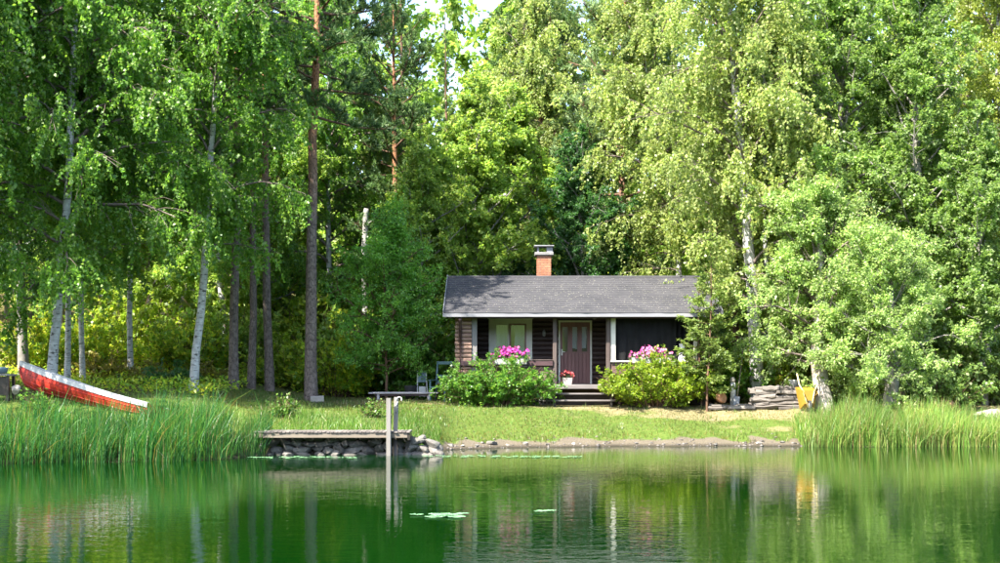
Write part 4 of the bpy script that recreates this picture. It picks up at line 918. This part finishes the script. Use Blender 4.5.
# firewood, tools and barrow to the side of the cabin
def log_mesh(seed, L, w):
    rr = np.random.default_rng(seed); n = 7; K = 5; V = []
    ang = np.sort(rr.uniform(0, tau, n)) * .35 + np.arange(n) * tau / n * .65; rd = rr.uniform(.75, 1.1, n)
    for i in range(K):
        xx = (i / (K - 1) - .5) * L; oy, oz = rr.normal(0, .012, 2)
        for a_, q in zip(ang, rd): V.append((xx + rr.normal(0, .01), oy + cos(a_) * q * w * rr.uniform(.92, 1.06), oz + sin(a_) * q * w * .8))
    mb = MB(); mb.add(V, [(i * n + j, i * n + (j + 1) % n, (i + 1) * n + (j + 1) % n, (i + 1) * n + j) for i in range(K - 1) for j in range(n)] + [tuple(range(n - 1, -1, -1)), tuple(range((K - 1) * n, K * n))])
    me = mb.mesh('log'); me.materials.append(M['firewood']); return me
LG = [log_mesh(i, l, w_) for i, (l, w_) in enumerate(((1.45, .075), (1.1, .07), (.85, .085), (.6, .08), (1.3, .06), (.5, .09)))]
r = np.random.default_rng(31)
def put_log(x, y, z, i, label, group, rz=None):
    o = bpy.data.objects.new('log', LG[i]); COL.objects.link(o); o.location = (x, y, z); o.rotation_euler = (r.uniform(0, tau), r.normal(0, .06), (r.normal(0, .12) if rz is None else rz) + (pi if r.uniform() > .5 else 0))
    tag(o, label, 'log', group)
gw = gz(8.4, 42.5)
for layer in range(6):
    sh = 0.06 * layer
    for (x, i) in ((8.42 + r.normal(0, .06), (0, 4)[layer % 2]), (7.95 + sh + r.normal(0, .05), 3 + 2 * (layer % 2)), (8.95 - sh * .6, 5 if layer % 2 else 2)):
        for y in (42.45, 42.72): put_log(x + r.normal(0, .03), y + r.normal(0, .02), gw + .07 + layer * .112 + r.normal(0, .012), i, 'weathered grey log in the %s layer of the low stack before the twin birches' % ('bottom', 'second', 'third', 'fourth', 'fifth', 'top')[layer], 'logs in the low stack')
for x, i, y in ((6.85, 1, 42.35), (7.35, 2, 42.3), (6.7, 3, 42.6), (7.5, 5, 42.55), (7.1, 4, 42.45)):
    put_log(x, y, gz(x, y) + .07, i, 'weathered log lying flat in the row beside the pale sapling', 'logs lying beside the pale sapling')
tag(rock('orange_stone', (6.78, 42.5, gz(6.78, 42.5) + .33), (.46, .4, .5), 411, mat='orange_stone'), 'rounded orange stone sitting on the row of logs', 'stone')
gp = thing('garden_post', 'short white post with rounded head behind the row of logs', 'post', (7.16, 42.72, gz(7.16, 42.72)))
lpart('shaft', MB().tube([(0, 0, 0), (.01, 0, .5), (.0, 0, .74)], [.09, .085, .075], 10), M['white_paint'], gp, True)
lpart('head', MB().lathe([(0, .0), (.05, .0), (.085, .06), (.08, .12), (.04, .17), (0, .18)], 12, (0, 0, .74)), M['pale_stone'], gp, True)
sv = thing('shovel', 'long-handled shovel leaning up against the birch trunk', 'shovel', (7.22, 42.6, gz(7.22, 42.6)))
lpart('handle', MB().tube([(.06, 0, .35), (.36, .55, 1.98)], .017, 8), M['dock_wood'], sv, True)
lpart('blade', MB().add([(-.09, -.07, .02), (.09, -.07, .02), (.14, 0, .34), (-.03, 0, .36), (.0, -.05, .18), (-.02, -.12, 0)], [(0, 5, 1, 4), (1, 2, 4), (2, 3, 4), (3, 0, 4)]), M['metal'], sv)
# wheelbarrow stood on its nose, underside to the lake
wb = thing('wheelbarrow', 'yellow wheelbarrow stood upright against the thick pale trunk', 'wheelbarrow', (9.3, 41.85, gz(9.3, 41.85)), (radians(-10), 0, radians(4)))
lpart('tray', MB().add([(-.15, -.12, .24), (.15, -.12, .24), (.23, -.12, .66), (-.23, -.12, .66), (-.22, .16, .12), (.22, .16, .12), (.33, .16, .80), (-.33, .16, .80), (-.20, .15, .14), (.20, .15, .14), (.31, .15, .78), (-.31, .15, .78), (-.13, -.10, .26), (.13, -.10, .26), (.21, -.10, .64), (-.21, -.10, .64)],
      [(0, 1, 2, 3), (0, 4, 5, 1), (1, 5, 6, 2), (2, 6, 7, 3), (3, 7, 4, 0), (4, 8, 9, 5), (5, 9, 10, 6), (6, 10, 11, 7), (7, 11, 8, 4), (8, 12, 13, 9), (9, 13, 14, 10), (10, 14, 15, 11), (11, 15, 12, 8), (12, 15, 14, 13)]), M['yellow'], wb)
for sg in (-1, 1):
    lpart('handle', MB().tube([(sg * .05, -.15, .12), (sg * .17, -.145, .62), (sg * .27, -.10, .82), (sg * .31, -.04, 1.18)], .02, 8), M['pale_yellow'], wb, True)
    lpart('leg', MB().tube([(sg * .13, -.15, .45), (sg * .20, -.36, .52), (sg * .2, -.15, .66)], .015, 8), M['yellow'], wb, True)
wl = lpart('wheel', MB().tube([(-.03, -.14, .17), (.03, -.14, .17)], .10, 14), M['metal'], wb, True)
ty = MB(); ty.lathe([(.12, -.035), (.165, -.035), (.18, 0), (.165, .035), (.12, .035), (.12, -.035)], 20); ty.v = [(z_, x_ - .14, y_ + .17) for x_, y_, z_ in ty.v]; lpart('tyre', ty, M['rubber'], wl, True)
t = thing('bucket', 'pale bucket on the logs behind the yellow wheelbarrow', 'bucket', (9.1, 42.95, gz(9.1, 42.95) + .52))
lpart('body', MB().lathe([(0, 0), (.13, 0), (.17, .28), (.175, .30), (.16, .29), (.12, .02), (0, .02)], 16), M['white_paint'], t, True)
lpart('handle', MB().tube([(.17 * cos(q), -.02 - .17 * sin(q) * .3, .29 - .12 * sin(q)) for q in np.linspace(0, pi, 9)], .006, 6), M['metal'], t)
for y in (42.9, 43.05): put_log(9.1, y, gz(9.1, 42.9) + .1, 3, 'short log of the small pile under the pale bucket', 'logs in the low stack'); 
for y in (42.9, 43.05): put_log(9.1, y, gz(9.1, 42.9) + .27, 3, 'short log of the small pile under the pale bucket', 'logs in the low stack')
put_log(9.1, 42.97, gz(9.1, 42.9) + .42, 5, 'short log of the small pile under the pale bucket', 'logs in the low stack')
#==PLANTS==
# ------------------------------------------------------------------ trees
def wx(px, d): return (px - 500.0) * d / 1389.0
T = {}
T['birch_a'] = make_tree('birch', 1, 17.0, 3.6, .17, .14, ((0, 0, 0), (5.5, .48, 0), (17, .9, .3)), 60, 84000, (.10, .074))
T['birch_b'] = make_tree('birch', 2, 16.0, 3.0, .26, .125, ((0, 0, 0), (3.3, .30, 0), (6, .42, 0), (11, 1.0, -1.0), (16, .7, -1.1)), 56, 78000, (.10, .074))
T['birch_c'] = make_tree('birch', 3, 14.5, 2.3, .34, .09, ((0, 0, 0), (6, .2, .1), (14.5, .3, .2)), 46, 56000, (.10, .074))
T['birch_d'] = make_tree('birch', 4, 18.0, 3.6, .16, .215, ((0, 0, 0), (4, -.15, 0), (9, -.5, 0), (18, -1.0, .3)), 60, 88000, (.10, .074))
T['alder_a'] = make_tree('broad', 11, 13.0, 3.5, .10, .15, ((0, 0, 0), (5, .2, .1), (13, .1, 0)), 60, 92000, (.10, .076), ([0, .2, .55, 1], [.8, 1, .85, .25]))
T['alder_b'] = make_tree('broad', 12, 15.0, 3.4, .14, .15, ((0, 0, 0), (6, -.3, 0), (15, .2, 0)), 60, 90000, (.10, .076))
T['alder_c'] = make_tree('broad', 13, 11.0, 3.1, .08, .13, ((0, 0, 0), (11, .2, 0)), 52, 70000, (.115, .09), ([0, .15, .5, 1], [.75, 1, .85, .3]))
T['willow'] = make_tree('broad', 14, 6.4, 2.7, .17, .27, ((0, 0, 0), (1.6, -.22, 0), (6, -.2, 0)), 52, 66000, (.088, .056), ([0, .2, .6, 1], [.95, 1, .8, .35]))
T['young'] = make_tree('broad', 15, 5.9, 2.05, .13, .045, ((0, 0, 0), (5.7, .1, 0)), 64, 50000, (.08, .055), ([0, .2, .45, .8, 1], [.8, 1, .92, .5, .15]), flare=1.1)
T['pine_a'] = make_tree('pine', 21, 19.0, 2.9, .46, .19, ((0, 0, 0), (8, .12, 0), (19, .35, 0)), 56, 80000, (.20, .030), ([0, .25, .7, 1], [.8, 1, .8, .3]))
T['pine_b'] = make_tree('pine', 22, 17.0, 2.9, .26, .19, ((0, 0, 0), (17, -.3, .2)), 60, 72000, (.19, .030), ([0, .25, .7, 1], [.85, 1, .8, .3]))
T['pine_c'] = make_tree('pine', 23, 17.5, 1.9, .64, .15, ((0, 0, 0), (17, .2, -.1)), 26, 26000, (.15, .018), ([0, .25, .7, 1], [.8, 1, .8, .3]))
T['spruce'] = make_tree('spruce', 24, 15.0, 2.0, .06, .15, ((0, 0, 0), (15, 0, 0)), 130, 56000, (.11, .022), ([0, 1], [1, .06]))
T['small_spruce'] = make_tree('sapling', 25, 5.4, 1.15, .12, .035, ((0, 0, 0), (4.7, .05, 0)), 40, 7500, (.10, .06), ([0, .3, 1], [.9, 1, .1]), flare=1.1)

tall = 'trees on the shady bank'
place_tree('birch_tree', 'white birch leaning over the red boat, its trunk rising behind the hull', 'tree', T['birch_a'], wx(50, 38.3), 38.3)
place_tree('birch_tree', 'leaning white birch between the boat and the pine trunks', 'tree', T['birch_b'], wx(193, 40.5), 40.5)
place_tree('birch_tree', 'thin birch standing close behind the boat birch', 'tree', T['birch_c'], wx(67, 41.5), 41.5, 1.1, 1.0)
place_tree('birch_tree', 'second thin birch just behind the middle of the boat', 'tree', T['birch_c'], wx(83, 43.0), 43.0, 2.6, .95)
place_tree('birch_tree', 'dusky slim birch above the stern end of the boat', 'tree', T['birch_c'], wx(131, 45.5), 45.5, 4.0, 1.05)
place_tree('alder_tree', 'dark leafy alder at the far end of the boat bow', 'tree', T['alder_b'], wx(24, 43.5), 43.5, .4, 1.05, 'dark_leaf', 'grey_bark')
place_tree('birch_tree', 'dark drooping birch above the little table', 'tree', T['birch_b'], wx(-25, 37.0), 37.0, 2.2, 1.18, 'birch_leaf')
# shading trees standing on the bank out of frame, toward the sun
place_tree('birch_tree', 'birch on the bank beyond the frame, nearest the water', 'tree', T['birch_a'], -15.7, 33.4, 1.9, 1.18)
place_tree('birch_tree', 'birch on the bank beyond the frame, behind the shore', 'tree', T['birch_d'], -18.6, 34.6, .7, 1.0, 'birch_leaf')
place_tree('alder_tree', 'alder on the bank beyond the frame', 'tree', T['alder_b'], -21.0, 31.5, .2, 1.1, 'dark_leaf', 'grey_bark')
place_tree('pine_tree', 'stout pine with grey trunk beside the leaning birch', 'tree', T['pine_c'], wx(233.5, 43.6), 43.6, 0, (1.0, 1.0, 1.0), 'pine_needle', 'pine_bark')
place_tree('pine_tree', 'slimmer pine, middle one of the three close trunks', 'tree', T['pine_c'], wx(251, 44.4), 44.4, 2.0, (.85, .85, .95), 'pine_needle', 'pine_bark')
place_tree('pine_tree', 'pine in shade, nearest the tall lone pine of the three close trunks', 'tree', T['pine_c'], wx(270, 44.6), 44.6, 4.1, (.95, .95, 1.02), 'pine_needle', 'pine_bark')
place_tree('pine_tree', 'tall lone pine with straight reddish trunk beside the stone block', 'tree', T['pine_a'], wx(311, 43.2), 43.2, 0, 1.0, 'pine_needle', 'pine_bark')
place_tree('pine_tree', 'thin pine with orange trunk above the young tree', 'tree', T['pine_b'], wx(398, 52), 52, 1.0, (.9, .9, .85), 'pine_needle', 'pine_bark')
place_tree('young_tree', 'young dark green tree with thin brown stem over the bench', 'tree', T['young'], wx(386, 44.8), 44.8, .3, 1.0, 'young_leaf', 'brown_bark')
sn = thing('dead_birch', 'pale broken birch snag rising behind the young tree', 'tree', (wx(365, 50), 50, gz(wx(365, 50), 50)))
lpart('trunk', MB().tube([(0, 0, -.2), (.02, 0, 2.5), (-.02, .02, 5), (.03, 0, 6.35), (.05, 0, 6.5)], [.14, .125, .11, .10, .085], 9), M['dead_wood'], sn, True)
lpart('branch_stub', MB().tube([(.03, 0, 5.9), (.24, -.05, 6.05)], [.03, .015], 6), M['dead_wood'], sn)
# behind the cabin
place_tree('alder_tree', 'bright green alder rising behind the chimney end of the roof', 'tree', T['alder_c'], wx(466, 51.5), 51.5, 0, 1.0, 'bright_leaf', 'grey_bark')
place_tree('alder_tree', 'bright bushy alder filling the gap above the ridge', 'tree', T['alder_c'], wx(520, 53.5), 53.5, 2.2, 1.0, 'bright_leaf', 'grey_bark')
place_tree('alder_tree', 'dark green alder just behind the roof ridge', 'tree', T['alder_c'], wx(585, 51.0), 51.0, 4.0, .84, 'dark_leaf', 'grey_bark')
place_tree('alder_tree', 'light alder between the young tree and the cabin', 'tree', T['alder_c'], wx(418, 50.0), 50.0, 5.0, .8, 'bright_leaf', 'grey_bark')
place_tree('spruce_tree', 'narrow spruce with pointed tip seen against the sky', 'tree', T['spruce'], wx(447, 60), 60, 0, .97, 'spruce_needle', 'brown_bark')
place_tree('birch_tree', 'pale birch above the chimney, reaching the sky gap', 'tree', T['birch_b'], wx(492, 58), 58, 1, 1.02, 'pale_birch_leaf')
place_tree('pine_tree', 'rugged pine right of the pale birch above the ridge', 'tree', T['pine_b'], wx(545, 59), 59, .6, 1.02, 'pine_needle', 'pine_bark')
place_tree('pine_tree', 'broad pine with reddish boughs beside the pale weeping birch', 'tree', T['pine_b'], wx(622, 52.5), 52.5, 2.6, 1.02, 'blue_pine_needle', 'pine_bark')
place_tree('birch_tree', 'pale birch rising between the pines high above the roof', 'tree', T['birch_a'], wx(575, 60), 60, 2.0, .98, 'pale_birch_leaf')
place_tree('alder_tree', 'tall light alder deep behind the chimney', 'tree', T['alder_b'], wx(500, 62), 62, 2.0, 1.0, 'bright_leaf', 'grey_bark')
place_tree('spruce_tree', 'dark spruce behind the tall lone pine', 'tree', T['spruce'], wx(402, 57), 57, 1.2, 1.15, 'spruce_needle', 'brown_bark')
place_tree('birch_tree', 'small light birch in front of the dark spruce', 'tree', T['birch_c'], wx(385, 54), 54, 2, .78, 'pale_birch_leaf')
place_tree('alder_tree', 'sunlit leafy alder behind the three pine trunks', 'tree', T['alder_a'], wx(262, 52), 52, .5, 1.0, 'bright_leaf', 'grey_bark')
place_tree('birch_tree', 'sunlit birch crown between the leaning birch and the lone pine', 'tree', T['birch_b'], wx(228, 50.5), 50.5, 3.0, 1.0, 'birch_leaf')
place_tree('alder_tree', 'alder in the shady wood behind the boat', 'tree', T['alder_a'], wx(150, 53), 53, 1.5, 1.0, 'bright_leaf', 'grey_bark')
place_tree('alder_tree', 'alder deep in the wood above the boat bow', 'tree', T['alder_b'], wx(60, 52), 52, 2.5, 1.0, 'bright_leaf', 'grey_bark')
place_tree('birch_tree', 'leafy birch right behind the tall lone pine', 'tree', T['birch_a'], wx(335, 53), 53, 4.2, .9, 'birch_leaf')
# right of the cabin
place_tree('birch_tree', 'pale weeping birch with thick trunk behind the log stack', 'tree', T['birch_d'], wx(757, 44.6), 44.6, 0, 1.0, 'pale_birch_leaf')
place_tree('birch_tree', 'slimmer of the twin birches, nearer the wheelbarrow', 'tree', T['birch_c'], wx(771, 45.0), 45.0, 2.0, 1.1, 'pale_birch_leaf')
place_tree('birch_tree', 'pale weeping birch hanging over the roof end', 'tree', T['birch_b'], wx(688, 50.5), 50.5, 3.6, 1.06, 'pale_birch_leaf')
place_tree('willow_tree', 'grey-green willow with thick patchy trunk behind the wheelbarrow', 'tree', T['willow'], wx(826, 42.3), 42.3, 0, 1.0, 'silver_leaf', 'old_birch_bark')
place_tree('alder_tree', 'tall silvery alder rising over the willow', 'tree', T['alder_a'], wx(838, 45.5), 45.5, 1.0, 1.12, 'alder_leaf', 'grey_bark')
place_tree('alder_tree', 'tall alder with grey trunk behind the right reeds', 'tree', T['alder_b'], wx(914, 44.5), 44.5, 2.0, 1.0, 'alder_leaf', 'grey_bark')
place_tree('willow_tree', 'low grey-green willow leaning over the right reeds', 'tree', T['willow'], wx(886, 40.9), 40.9, 2.4, (.85, .85, .8), 'silver_leaf', 'grey_bark')
place_tree('alder_tree', 'bushy alder over the boulders at the frame edge', 'tree', T['alder_c'], wx(985, 43.0), 43.0, 3.3, .8, 'alder_leaf', 'grey_bark')
place_tree('birch_tree', 'yellow-green birch at the top corner above the boulders', 'tree', T['birch_a'], wx(985, 48.5), 48.5, .4, 1.05, 'yellow_birch_leaf')
place_tree('birch_tree', 'yellow birch partly outside the frame', 'tree', T['birch_b'], wx(1050, 46), 46, 1.4, 1.0, 'yellow_birch_leaf')
place_tree('alder_tree', 'alder in the wood behind the twin birches', 'tree', T['alder_b'], wx(790, 52), 52, 3.0, 1.1, 'bright_leaf', 'grey_bark')
place_tree('alder_tree', 'alder in the wood between tall alder and yellow birch', 'tree', T['alder_a'], wx(900, 54), 54, .8, 1.15, 'bright_leaf', 'grey_bark')
place_tree('spruce_tree', 'dark spruce behind the roof end, in the gap', 'tree', T['spruce'], wx(735, 53), 53, 2.1, .9, 'spruce_needle', 'brown_bark')
place_tree('sapling', 'airy pale sapling with layered branches before the cabin corner', 'tree', T['small_spruce'], wx(707, 42.35), 42.35, 0, 1.0, 'sapling_leaf', 'brown_bark')
place_tree('sapling', 'shorter thin sapling close beside the airy pale sapling', 'tree', T['small_spruce'], wx(701, 42.8), 42.8, 2.4, (.75, .75, .72), 'sapling_leaf', 'brown_bark')

# the wood behind, one mass
def forest_mass():
    Vt, Ft, Vc, Fc = [], [], [], []; ot = oc = 0
    rr = np.random.default_rng(404)
    src = [make_tree('broad', 61, 16.0, 3.4, .06, .15, limbs=34, leaves=10000, leaf=(.27, .20)), make_tree('birch', 62, 17.0, 3.3, .08, .14, limbs=34, leaves=10000, leaf=(.27, .20))]
    src.append(make_tree('broad', 63, 7.0, 3.0, .02, .08, limbs=30, leaves=4200, leaf=(.24, .18)))
    arr = []
    for a_, b_, c_ in src:
        tv = np.empty(len(a_.vertices) * 3, np.float32); a_.vertices.foreach_get('co', tv); cv = np.empty(len(b_.vertices) * 3, np.float32); b_.vertices.foreach_get('co', cv)
        tf = np.empty(len(a_.loops), np.int32); a_.loops.foreach_get('vertex_index', tf)
        arr.append((tv.reshape(-1, 3), tf.reshape(-1, 4), cv.reshape(-1, 3))); bpy.data.meshes.remove(a_); bpy.data.meshes.remove(b_); bpy.data.meshes.remove(c_)
    for i in range(41):
        low = i >= 21
        px = -60 + i * 56 + rr.normal(0, 8) if not low else -60 + (i - 21) * 58 + rr.normal(0, 8); d = (64 + 5 * (i % 2) if not low else 58) + rr.uniform(-1.5, 1.5); x = wx(px, d)
        hs = 1.22
        if 415 < px < 475: hs = 1.02
        if low: hs = 1.0
        tv, tf, cv = arr[2 if low else i % 2]; a_ = rr.uniform(0, tau); R_ = np.array([[cos(a_), -sin(a_), 0], [sin(a_), cos(a_), 0], [0, 0, 1]]); s = hs * rr.uniform(.95, 1.08); o = np.array([x, d, gz(x, d)])
        Vt.append(tv @ R_.T * s + o); Ft.append(tf + ot); ot += len(tv); Vc.append(cv @ R_.T * s + o); Fc.append(np.arange(len(cv)).reshape(-1, 4) + oc); oc += len(cv)
    f = ob('forest', mesh_np('forest', np.concatenate(Vc), quads=np.concatenate(Fc)), M['bright_leaf']); tag(f, 'deep leafy wood filling the slope behind the nearer trees', 'forest', kind='stuff')
    ob('trunks', mesh_np('trunks', np.concatenate(Vt), quads=np.concatenate(Ft), smooth=True), M['grey_bark'], f)['kind'] = 'stuff'
forest_mass()

# ------------------------------------------------------------------ shrubs and undergrowth
SH = {'wide': make_shrub(31, 1.75, 1.55, 190, 27000, (.082, .056), .75, depth=.9), 'round': make_shrub(32, 1.6, 1.5, 190, 27000, (.082, .058), .75, depth=.9),
      'wild': make_shrub(33, 1.2, 1.9, 60, 6500, (.11, .08)), 'low': make_shrub(34, 1.0, .9, 50, 4500, (.10, .07)), 'weed': make_shrub(35, .35, .6, 26, 900, (.09, .05))}
place_shrub('flowering_shrub', 'dense green bush below the window and magenta flower box', SH['wide'], wx(496, 42.75), 42.75, 0, (1.0, 1.0, .96), 'shrub_leaf')
place_shrub('flowering_shrub', 'bright lime green bush below the pink flower box', SH['round'], wx(655, 42.7), 42.7, .1, (1.02, 1.0, .97), 'lime_leaf')
ul = [(100, 44.5, 'low', 'gold_leaf', 1.0, 'golden leafy bush behind the middle of the boat'), (150, 44.0, 'low', 'gold_leaf', .8, 'orange-tinged bush left of the leaning birch'),
      (172, 42.6, 'low', 'dark_leaf', .9, 'dark bluish bush at the foot of the leaning birch'), (205, 45.0, 'low', 'gold_leaf', .8, 'yellow bush between the leaning birch and first pine'),
      (90, 47.0, 'wild', 'under_leaf', 1.1, 'shrub with sun-bright leaf colour deep behind the boat'), (35, 45.5, 'wild', 'under_leaf', 1.1, 'shrub behind the boat bow'),
      (190, 48.0, 'wild', 'under_leaf', 1.3, 'tall shrub behind the leaning birch'), (225, 49.5, 'wild', 'bright_leaf', 1.5, 'tall bright shrub behind the first pine'),
      (290, 47.0, 'wild', 'lime_leaf', 1.1, 'bright shrub between the shaded pine and lone pine'), (262, 46.8, 'low', 'lime_leaf', .9, 'low lime shrub between the close pine trunks'),
      (335, 46.6, 'wild', 'under_leaf', 1.25, 'leafy shrub beyond the stone block'), (350, 49.0, 'wild', 'bright_leaf', 1.7, 'tall bright shrub below the broken snag'),
      (372, 47.6, 'wild', 'under_leaf', 1.2, 'shrub behind the stem of the young tree'), (410, 47.0, 'wild', 'shrub_leaf', 1.3, 'shrub behind the bench end'),
      (437, 46.6, 'wild', 'shrub_leaf', 1.35, 'shrub crowding the cabin corner behind the teal chair'), (425, 45.6, 'low', 'shrub_leaf', 1.0, 'low bush behind the folded chair'),
      (320, 52.0, 'wild', 'lime_leaf', 2.0, 'high sunlit shrub right behind the lone pine'), (280, 53.0, 'wild', 'lime_leaf', 2.0, 'high sunlit shrub between the pines'),
      (130, 50.0, 'wild', 'lime_leaf', 1.6, 'sunlit shrub in the wood above the boat stern'),
      (725, 44.8, 'wild', 'shrub_leaf', 1.0, 'dark shrub behind the leaning shovel'), (790, 46.0, 'wild', 'lime_leaf', 1.25, 'bright shrub between twin birches and willow'),
      (805, 44.6, 'low', 'gold_leaf', 1.1, 'rusty bush behind the wheelbarrow'), (850, 42.6, 'wild', 'silver_leaf', 1.0, 'pale shrub below the willow'), (940, 42.0, 'wild', 'alder_leaf', 1.0, 'leafy shrub beside the brownish boulder'),
      (905, 40.0, 'low', 'silver_leaf', 1.1, 'pale low bush right behind the right reeds'), (1000, 43.5, 'wild', 'alder_leaf', 1.2, 'leafy shrub behind the large boulder'), (700, 46.4, 'wild', 'under_leaf', 1.2, 'shrub at the cabin end behind the pale sapling')]
for i, (px, d, k_, mt, sc, lb) in enumerate(ul): place_shrub('shrub', lb, SH[k_], wx(px, d), d, i * 1.3, sc, mt)
for i, (px, d, sc, lb) in enumerate(((281, 37.3, 1.0, 'lush weed clump at the bank edge above the jetty'), (372, 37.6, .8, 'leafy weed clump on the bank beside the mooring posts'), (38, 33.6, 1.0, 'leafy weed against the boat bow'), (52, 33.4, .9, 'leafy weed against the boat below the birch'))):
    place_shrub('weed_clump', lb, SH['weed'], wx(px, d), d, i, sc, 'shrub_leaf' if i > 1 else 'meadow_blade', cat='weed')

# ------------------------------------------------------------------ reeds, meadow and lawn
def scatter(n, x0, x1, y0, y1, rng, keep):
    x = rng.uniform(x0, x1, n); y = rng.uniform(y0, y1, n); k = keep(x, y); x, y = x[k], y[k]
    return np.stack([x, y, ground_z(x, y)], -1)
rg = np.random.default_rng(88)
P = scatter(60000, -15.5, -5.75, 25, 36.3, rg, lambda x, y: (y > shore(x) - .30 - .1 * np.sin(x * 4)) & (y < shore(x) + np.where(x > -6.6, 1.0, 1.9)) & (rg.uniform(size=x.size) < .75 + .25 * np.sin(x * 3.1)) & ~((x > -6.3) & (y < 33.0)))
hx = np.interp(P[:, 0], [-15, -11, -9.5, -8.3, -7.0, -6.1, -5.8], [.80, .86, .93, 1.0, 1.08, 1.0, .75])
H = np.clip(rg.normal(.97, .2, len(P)), .35, 1.45) * hx * (1.0 + .12 * np.sin(P[:, 0] * 2.2) + .08 * np.sin(P[:, 0] * 5.3 + 1))
V, Q, Tt = blades(P, H, rg.uniform(.010, .024, len(P)), rg, .38, 3, (.08, -.05))
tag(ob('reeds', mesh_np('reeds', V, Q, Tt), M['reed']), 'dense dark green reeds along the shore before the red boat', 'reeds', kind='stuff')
P = scatter(36000, 8.35, 19, 36, 41, rg, lambda x, y: (y > shore(x) - .22 - .06 * np.sin(x * 5)) & (y < shore(x) + 1.5))
H = np.clip(rg.normal(1.0, .16, len(P)), .45, 1.4) * np.interp(P[:, 0], [8.3, 8.8, 10, 12, 14, 16], [.6, .85, .98, .92, .72, .7]) * (1 + .10 * np.sin(P[:, 0] * 2.7))
V, Q, Tt = blades(P, H, rg.uniform(.010, .024, len(P)), rg, .38, 3, (.07, -.04))
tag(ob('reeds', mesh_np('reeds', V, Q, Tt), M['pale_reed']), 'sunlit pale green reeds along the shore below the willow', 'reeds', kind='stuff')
def notbuilt(x, y): return ~((x > -1.6) & (x < 6.6) & (y > 42.85))
P = scatter(30000, -9.5, -1.6, 34.9, 39.8, rg, lambda x, y: (y > np.maximum(shore(x) + .28, np.where((x > -6) & (x < -2.2), 34.9, 0))) & (rg.uniform(size=x.size) < np.clip(1.15 - (y - shore(x)) * .30 + .35 * np.sin(x * 2.1 + y), 0, 1)))
H = rg.gamma(4, .040, len(P)) * np.clip(1.25 - (P[:, 1] - 36) * .22, .35, 1.1)
V, Q, Tt = blades(P, H, rg.uniform(.008, .018, len(P)), rg, .45, 3)
tag(ob('meadow_grass', mesh_np('meadow_grass', V, Q, Tt), M['meadow_blade']), 'long seeding grass on the bank above the jetty', 'grass', kind='stuff')
P = scatter(84000, -10.5, 13, 36, 46.2, rg, lambda x, y: (ground_z(x, y) > .15 + .06 * wn(x, y)) & notbuilt(x, y) & (y < 43.4 + np.where(x < -1.6, 2.3, 0)) & (rg.uniform(size=x.size) < .55 + .4 * wob(x * .8, y * 1.3)))
dryp = np.clip((P[:, 0] - .5) / 5, 0, 1) * .75 + np.clip((P[:, 1] - 41.6), 0, 1) * .35; dryp = dryp * np.clip((P[:, 1] - shore(P[:, 0]) - 1.7 + 1.0 * wn(P[:, 0] * .4, P[:, 1] * .6)) / 2.2, 0, 1); isd = rg.uniform(size=len(P)) < dryp
edge = np.clip(1 - (P[:, 2] - .17) / .22, 0, 1)
for mask, mt, nm, lb in ((~isd, 'lawn_blade', 'lawn_grass', 'short green lawn between the cabin and the shore'), (isd, 'dry_blade', 'dry_grass', 'sun-bleached straw grass on the lawn before the cabin')):
    q = P[mask]; H = rg.uniform(.03, .085, len(q)) * (1 + 1.4 * edge[mask] * (q[:, 0] < 8))
    V, Q, Tt = blades(q, H, rg.uniform(.008, .016, len(q)), rg, .6, 2)
    tag(ob(nm, mesh_np(nm, V, Q, Tt), M[mt]), lb, 'grass', kind='stuff')
P = scatter(5200, -7, 9, 37, 43.2, rg, lambda x, y: (ground_z(x, y) > .2 + .05 * wn(x, y)) & notbuilt(x, y) & (wn(x * .7, y * .9) > .35))
V, Q, Tt = blades(P, rg.uniform(.06, .20, len(P)), rg.uniform(.01, .02, len(P)), rg, .6, 2)
tag(ob('grass_tufts', mesh_np('grass_tufts', V, Q, Tt), M['meadow_blade']), 'taller scattered tufts standing out of the lawn', 'grass', kind='stuff')
# forest-floor herbs
P = scatter(9000, -17, -4.5, 38, 50, rg, lambda x, y: (y > np.where(x > -8, 45.5, 37.5)))
A = norm(np.stack([rg.normal(size=len(P)), rg.normal(size=len(P)), np.full(len(P), .5)], -1)); P[:, 2] += rg.uniform(.0, .35, len(P))
V, Q = leaf_quads(P, A, norm(rg.normal(size=P.shape) * .4 + UP), rg.uniform(.08, .2, len(P)), rg.uniform(.04, .1, len(P)))
tag(ob('undergrowth', mesh_np('undergrowth', V, quads=Q), M['under_leaf']), 'low leafy herbs covering the woodland floor behind the boat', 'undergrowth', kind='stuff')
